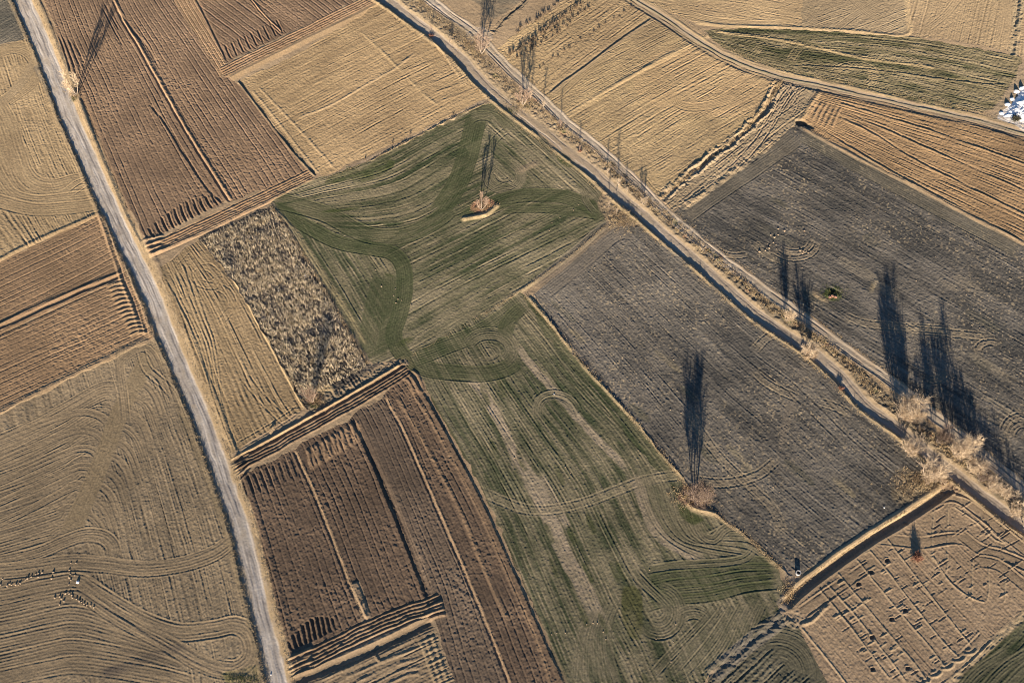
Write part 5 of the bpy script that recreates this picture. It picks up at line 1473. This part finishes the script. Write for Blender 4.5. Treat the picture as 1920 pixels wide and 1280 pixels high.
def clod(px, py, r_, label, group, mats=None, name='soil_clod', cat='clod'):
    x, y = gp(px, py)
    o = bpy.data.objects.new(name, (mats or CL)[int(px * 7 + py) % len(mats or CL)])
    o.location = (x, y, zat(x, y) - r_ * .1)
    o.scale = (r_, r_, r_)
    o.rotation_euler = (0, 0, px * 1.3)
    C.objects.link(o)
    tag(o, label, cat, group)


def clods(lst, label, group, lo=.12, hi=.22):
    for px, py in lst:
        clod(px, py, gs.uniform(lo, hi), label, group)


clods([(1, 1096), (5, 1085), (14, 1098), (18, 1094), (22, 1096), (30, 1096), (35, 1096), (38, 1093), (48, 1086), (52, 1084), (59, 1081), (67, 1076), (72, 1074), (72, 1081), (79, 1073), (100, 1072), (97, 1084)], 'earth clod of the string lying along the curved pass at the left edge', 'clods along the curved pass')
clods([(133, 1055), (143, 1055), (130, 1068), (132, 1076), (130, 1082), (133, 1087), (129, 1095), (140, 1078)], 'earth clod in the loose column left of the white sack', 'clods beside the white sack')
clods([(103, 1120), (112, 1118), (115, 1122), (120, 1126), (112, 1133), (130, 1112), (135, 1115), (136, 1120), (123, 1112), (144, 1122), (149, 1126), (153, 1128), (158, 1131), (163, 1134), (170, 1135), (176, 1138)], 'earth clod in the diagonal string below the white sack', 'clods in the diagonal string')
clods([(1445, 441), (1452, 445), (1459, 429), (1471, 433), (1459, 440), (1450, 455), (1443, 460), (1442, 465), (1435, 470), (1424, 472), (1508, 433), (1500, 470), (1505, 475), (1506, 471), (1515, 474)], 'straw coloured lump on the dark field beside the small turning circle', 'straw lumps on the dark field', .16, .27)
clods([(704, 505), (715, 536), (741, 541), (742, 567), (738, 553), (746, 560), (753, 562), (770, 570)], 'pale clod on the dark green pass of the upper green field', 'clods on the green pass', .10, .17)
clods([(1112, 1167), (1120, 1168), (1100, 1170), (1131, 1184), (1136, 1198), (1078, 1176), (1060, 1186), (1044, 1186), (1034, 1189), (1218, 1068), (1230, 1197), (1267, 1170), (1263, 1203), (1258, 1240), (1060, 876), (1070, 886), (1040, 740), (965, 858)], 'pale clod scattered over the long green field', 'clods on the long green field', .07, .13)
clods([(1085, 384), (1075, 394), (1050, 408), (1035, 418), (1030, 432)], 'pale clod on the green field near the lane', 'clods near the lane', .07, .13)
clods([(1380 + gs.uniform(0, 480), 500 + gs.uniform(-60, 220)) for _ in range(26)], 'small pale clod on the wide dark field', 'small clods on the wide dark field', .07, .13)
clods([(1040 + 420 * t + gs.uniform(-30, 90), 530 + 420 * t + gs.uniform(-30, 60)) for t in [k / 24 for k in range(24)]], 'small pale clod on the dark grey field', 'small clods on the dark grey field', .07, .13)
CW = []
for sd_ in range(2):
    m_ = MB()
    m_.lump((0, 0, .4), 1, sd_ + 9, .75, .16)
    CW.append(m_.mesh('sack', M_WHITE))
clod(146, 1091, .32, 'white sack lying on the curved harrow lines at lower left', None, CW, 'sack', 'sack')
for px, py, lab in [(597, 651, 'white scrap among the dry stalks beside the thin tree shadow'), (572, 516, 'white scrap near the right edge of the stalk field'), (522, 544, 'white scrap in the middle of the stalk field'), (1039, 739, 'white scrap on top of the turning loop in the long green field'), (1658, 951, 'white scrap on the dark field above the sandy plot'), (508, 1264, 'white scrap at the foot of the gravel road')]:
    clod(px, py, .14, lab, None, CW, 'plastic_scrap', 'scrap')

# concrete well ring at the meeting of the dark field and the sandy plot
x, y = gp(1496, 1074)
m_ = MB()
n = 20
for rr_, zz in ((.5, -.3), (.5, .55), (.36, .55), (.36, -.3)):
    for k in range(n):
        m_.v.append((rr_ * math.cos(6.2832 * k / n), rr_ * math.sin(6.2832 * k / n), zz))
for r_ in range(3):
    for k in range(n):
        m_.f.append((r_ * n + k, r_ * n + (k + 1) % n, (r_ + 1) * n + (k + 1) % n, (r_ + 1) * n + k))
wr = m_.obj('well_ring', M_CONC)
wr.location = (x, y, zat(x, y))
tag(wr, 'open concrete well ring at the tip of the dark field by the sandy plot', 'well ring')
m_ = MB()
m_.v = [(.34 * math.cos(6.2832 * k / n), .34 * math.sin(6.2832 * k / n), -.2) for k in range(n)]
m_.f = [tuple(range(n))]
sh = m_.obj('shaft_disc', plant_material('well_shade', (.01, .01, .01), (.02, .02, .02)), wr)  # flat near-black disc: the darkness down the well, put in as colour

# rubble in the pit
for k, (px, py) in enumerate([(1561, 555), (1566, 557), (1556, 557)]):
    m_ = MB()
    m_.lump((0, 0, .15), .38, 40 + k, .6, .3)
    o = m_.obj('broken_brickwork', M_BRICK)
    gx_, gy_ = gp(px, py)
    o.location = (gx_, gy_, zat(gx_, gy_))
    o.rotation_euler = (0, 0, k)
    tag(o, 'piece of reddish broken brickwork by the green pit in the dark field', 'rubble', 'brickwork in the pit')


# the white heap at the right edge: a mound of crumpled sheeting with sharp folds
def white_heap():
    poly = [gp(*p) for p in [(1874, 222), (1885, 204), (1896, 188), (1908, 172), (1926, 156), (1990, 140), (2010, 200), (1990, 232), (1930, 236), (1895, 230)]]
    cx, cy = gp(1935, 196)
    N, Mr = 64, 26
    g = np.random.default_rng(5)
    V, F = [], []
    for r_ in range(Mr + 1):
        t = r_ / Mr
        for k in range(N):
            a = k / N * len(poly)
            i = int(a)
            p, q = poly[i], poly[(i + 1) % len(poly)]
            ex, ey = p[0] + (q[0] - p[0]) * (a - i), p[1] + (q[1] - p[1]) * (a - i)
            x, y = cx + (ex - cx) * t, cy + (ey - cy) * t
            h = .9 * (1 - t ** 3)
            fold = abs(float(pn(np.array([x / 1.6 + 200]), np.array([y / 1.3 + 300]), 3)[0]))
            fold2 = abs(float(pn(np.array([x / .5 + 200]), np.array([y / .5 + 300]), 5)[0]))
            z = h * (.55 + .7 * fold) + .35 * fold2 * (1 - t ** 4) - .3 * t
            V.append((x, y, z))
    for r_ in range(Mr):
        for k in range(N):
            F.append((r_ * N + k, (r_ + 1) * N + k, (r_ + 1) * N + (k + 1) % N, r_ * N + (k + 1) % N))
    m_ = MB()
    m_.v, m_.f = V, F
    z0 = zat(cx, cy)
    m_.v = [(a - cx, b - cy, c) for a, b, c in V]
    o = m_.obj('sheeting_heap', M_WHITE)
    o.location = (cx, cy, z0)
    tag(o, 'bright white crumpled heap of sheeting at the right edge by the path', 'heap')


white_heap()
for k, (px, py, h, lab) in enumerate([(1889, 196, .5, 'white sheeting peak, lowest on the left rim of the heap'), (1898, 186, .6, 'white sheeting peak in the middle of the left rim of the heap'), (1906, 172, .7, 'white sheeting peak at the upper left rim of the heap'), (1916, 166, .8, 'tallest white sheeting peak at the top of the heap'), (1878, 212, .35, 'small white sheeting peak beside the path')]):
    m_ = MB()
    gg = random.Random(k)
    m_.v = [(gg.uniform(.7, 1.1) * math.cos(a), gg.uniform(.6, 1.0) * math.sin(a), -.2) for a in [j * .785 for j in range(8)]]
    m_.v += [(gg.uniform(.3, .6) * math.cos(a), gg.uniform(.3, .6) * math.sin(a), h * gg.uniform(.4, .6)) for a in [j * .785 for j in range(8)]]
    m_.v += [(gg.uniform(-.1, .1), 0, h)]
    m_.f = [(j, (j + 1) % 8, 8 + (j + 1) % 8, 8 + j) for j in range(8)] + [(8 + j, 8 + (j + 1) % 8, 16) for j in range(8)]
    o = m_.obj('sheeting_peak', M_WHITE)
    gx_, gy_ = gp(px, py)
    o.location = (gx_, gy_, zat(gx_, gy_))
    tag(o, lab, 'sheeting', 'white sheeting peaks')
BD = [(a.mesh('stems', M_DARKW), b.mesh('sprays', M_DARKW)) for a, b in BV[2:]]
bush(0, (1908, 218), 12, 'dark bush standing against the white heap', 'dark bushes', BD)


# what nobody could count: standing dry stalks, dry grass on the verges, green weeds
def in_poly(px, py, poly):
    c = False
    for i in range(len(poly)):
        (xa, ya), (xb, yb) = poly[i], poly[i - 1]
        if (ya > py) != (yb > py) and px < (xb - xa) * (py - ya) / (yb - ya) + xa:
            c = not c
    return c


g = random.Random(8)
m_ = MB()
ST = [(380, 450), (440, 420), (512, 392), (532, 414), (572, 482), (612, 548), (642, 600), (670, 652), (688, 686), (640, 712), (580, 740), (560, 735), (518, 660), (478, 590), (440, 524)]
d_ = Vector((gp(620, 730)[0] - gp(450, 440)[0], gp(620, 730)[1] - gp(450, 440)[1], 0)).normalized()
cnt = 0
while cnt < 8000:
    px, py = g.uniform(375, 700), g.uniform(385, 750)
    if not in_poly(px, py, ST):
        continue
    x, y = gp(px, py)
    if float(pv(np.array([x]), np.array([y]), 2.2, 77, 2)[0]) < g.uniform(-.75, .35):
        continue
    cnt += 1
    z = zat(x, y) - .05
    for k in range(g.choice((1, 2, 2, 3))):
        h, a = g.uniform(.2, .7), g.uniform(0, 6.283)
        l_ = g.uniform(.15, .9) * h
        bx, by = x + g.gauss(0, .12), y + g.gauss(0, .12)
        m_.spike((bx, by, z), (bx + math.cos(a) * l_ * .6 - d_.x * h * .7, by + math.sin(a) * l_ * .6 - d_.y * h * .7, z + h), g.uniform(.04, .085))
tag(m_.obj('dry_stalks', M_STALK), 'standing and broken straw coloured stalks covering the dark littered field', 'stalks', None, 'stuff')


def along(path, t):
    t = max(0, min(len(path) - 1.001, t))
    q = int(t)
    return path[q][0] + (path[q + 1][0] - path[q][0]) * (t - q), path[q][1] + (path[q + 1][1] - path[q][1]) * (t - q)


def tufts(mb, x, y, n, hmax, w_, spread):
    z = zat(x, y) - .04
    for k in range(n):
        a, h = g.uniform(0, 6.283), g.uniform(.35, 1) * hmax
        bx, by = x + g.gauss(0, spread), y + g.gauss(0, spread)
        mb.spike((bx, by, z), (bx + math.cos(a) * h * .55, by + math.sin(a) * h * .55, z + h), w_ * g.uniform(.6, 1.2))


m_ = MB()
PD = [(1240, 372), (1320, 306), (1400, 243), (1445, 185), (1464, 152)]
DTU = [(1466, 1130), (1540, 1064), (1655, 985), (1716, 948), (1782, 902)]
B34 = [(985, 552), (1060, 640), (1150, 745), (1245, 855), (1300, 930), (1400, 1005), (1465, 1065)]
B23 = [(604, 338), (720, 288), (790, 252), (860, 216), (920, 188)]
B35 = [(770, 668), (910, 588), (975, 546), (1080, 472), (1140, 420)]
BST = [(510, 388), (572, 482), (640, 598), (690, 682)]
for path, n, lo, hi, sy, hm in [(LN, 3200, 13, 26, -.85, .55), (LN, 800, -19, -12, -.85, .4), (TR, 900, -11, -8, -.85, .35), (TR, 500, 8, 12, -.85, .3), (RD, 900, 22, 32, .25, .3), (RD, 900, -30, -22, .25, .35), (PD, 700, -7, 7, -.7, .5), (DTU, 500, -5, 3, -.9, .35), (B34, 700, -4, 4, -.7, .35), (B23, 260, -4, 3, -.4, .25), (B35, 260, -4, 4, -.5, .25), (BST, 420, -4, 4, .6, .5), (PT, 500, 8, 13, -1.1, .35)]:
    for k in range(n):
        x, y = along(path, g.uniform(0, len(path) - 1))
        o = g.uniform(lo, hi)
        px, py = x + o, y + o * sy
        if -30 < px < 1960 and -30 < py < 1310:
            gx_, gy_ = gp(px, py)
            tufts(m_, gx_, gy_, 4, hm, .035, .16)
for cx, cy, rx, ry, n in [(1300, 930, 34, 20, 500), (1725, 905, 50, 24, 500), (1165, 410, 26, 24, 350), (590, 748, 18, 14, 160), (905, 386, 22, 10, 140), (890, 84, 26, 20, 260), (1480, 1110, 12, 22, 160), (980, 195, 24, 18, 220), (138, 172, 12, 12, 120)]:
    for k in range(n):
        gx_, gy_ = gp(cx + g.gauss(0, rx * .5), cy + g.gauss(0, ry * .5))
        tufts(m_, gx_, gy_, 4, .5, .035, .18)
tag(m_.obj('dry_grass', M_GRASS), 'dry tan grass tufts along the lane banks, verges and field edges', 'grass', None, 'stuff')
m_ = MB()
for cx, cy, rx, ry, n in [(1560, 548, 18, 12, 260), (590, 760, 10, 5, 60), (138, 184, 5, 8, 60), (455, 1272, 34, 10, 160), (800, 850, 12, 50, 0), (960, 205, 12, 8, 60), (1180, 400, 30, 20, 60)]:
    for k in range(n):
        gx_, gy_ = gp(cx + g.gauss(0, rx * .5), cy + g.gauss(0, ry * .5))
        tufts(m_, gx_, gy_, 4, .3, .04, .2)
tag(m_.obj('green_weeds', M_GREENW), 'low green weeds round the pit and at the field corners', 'weeds', None, 'stuff')
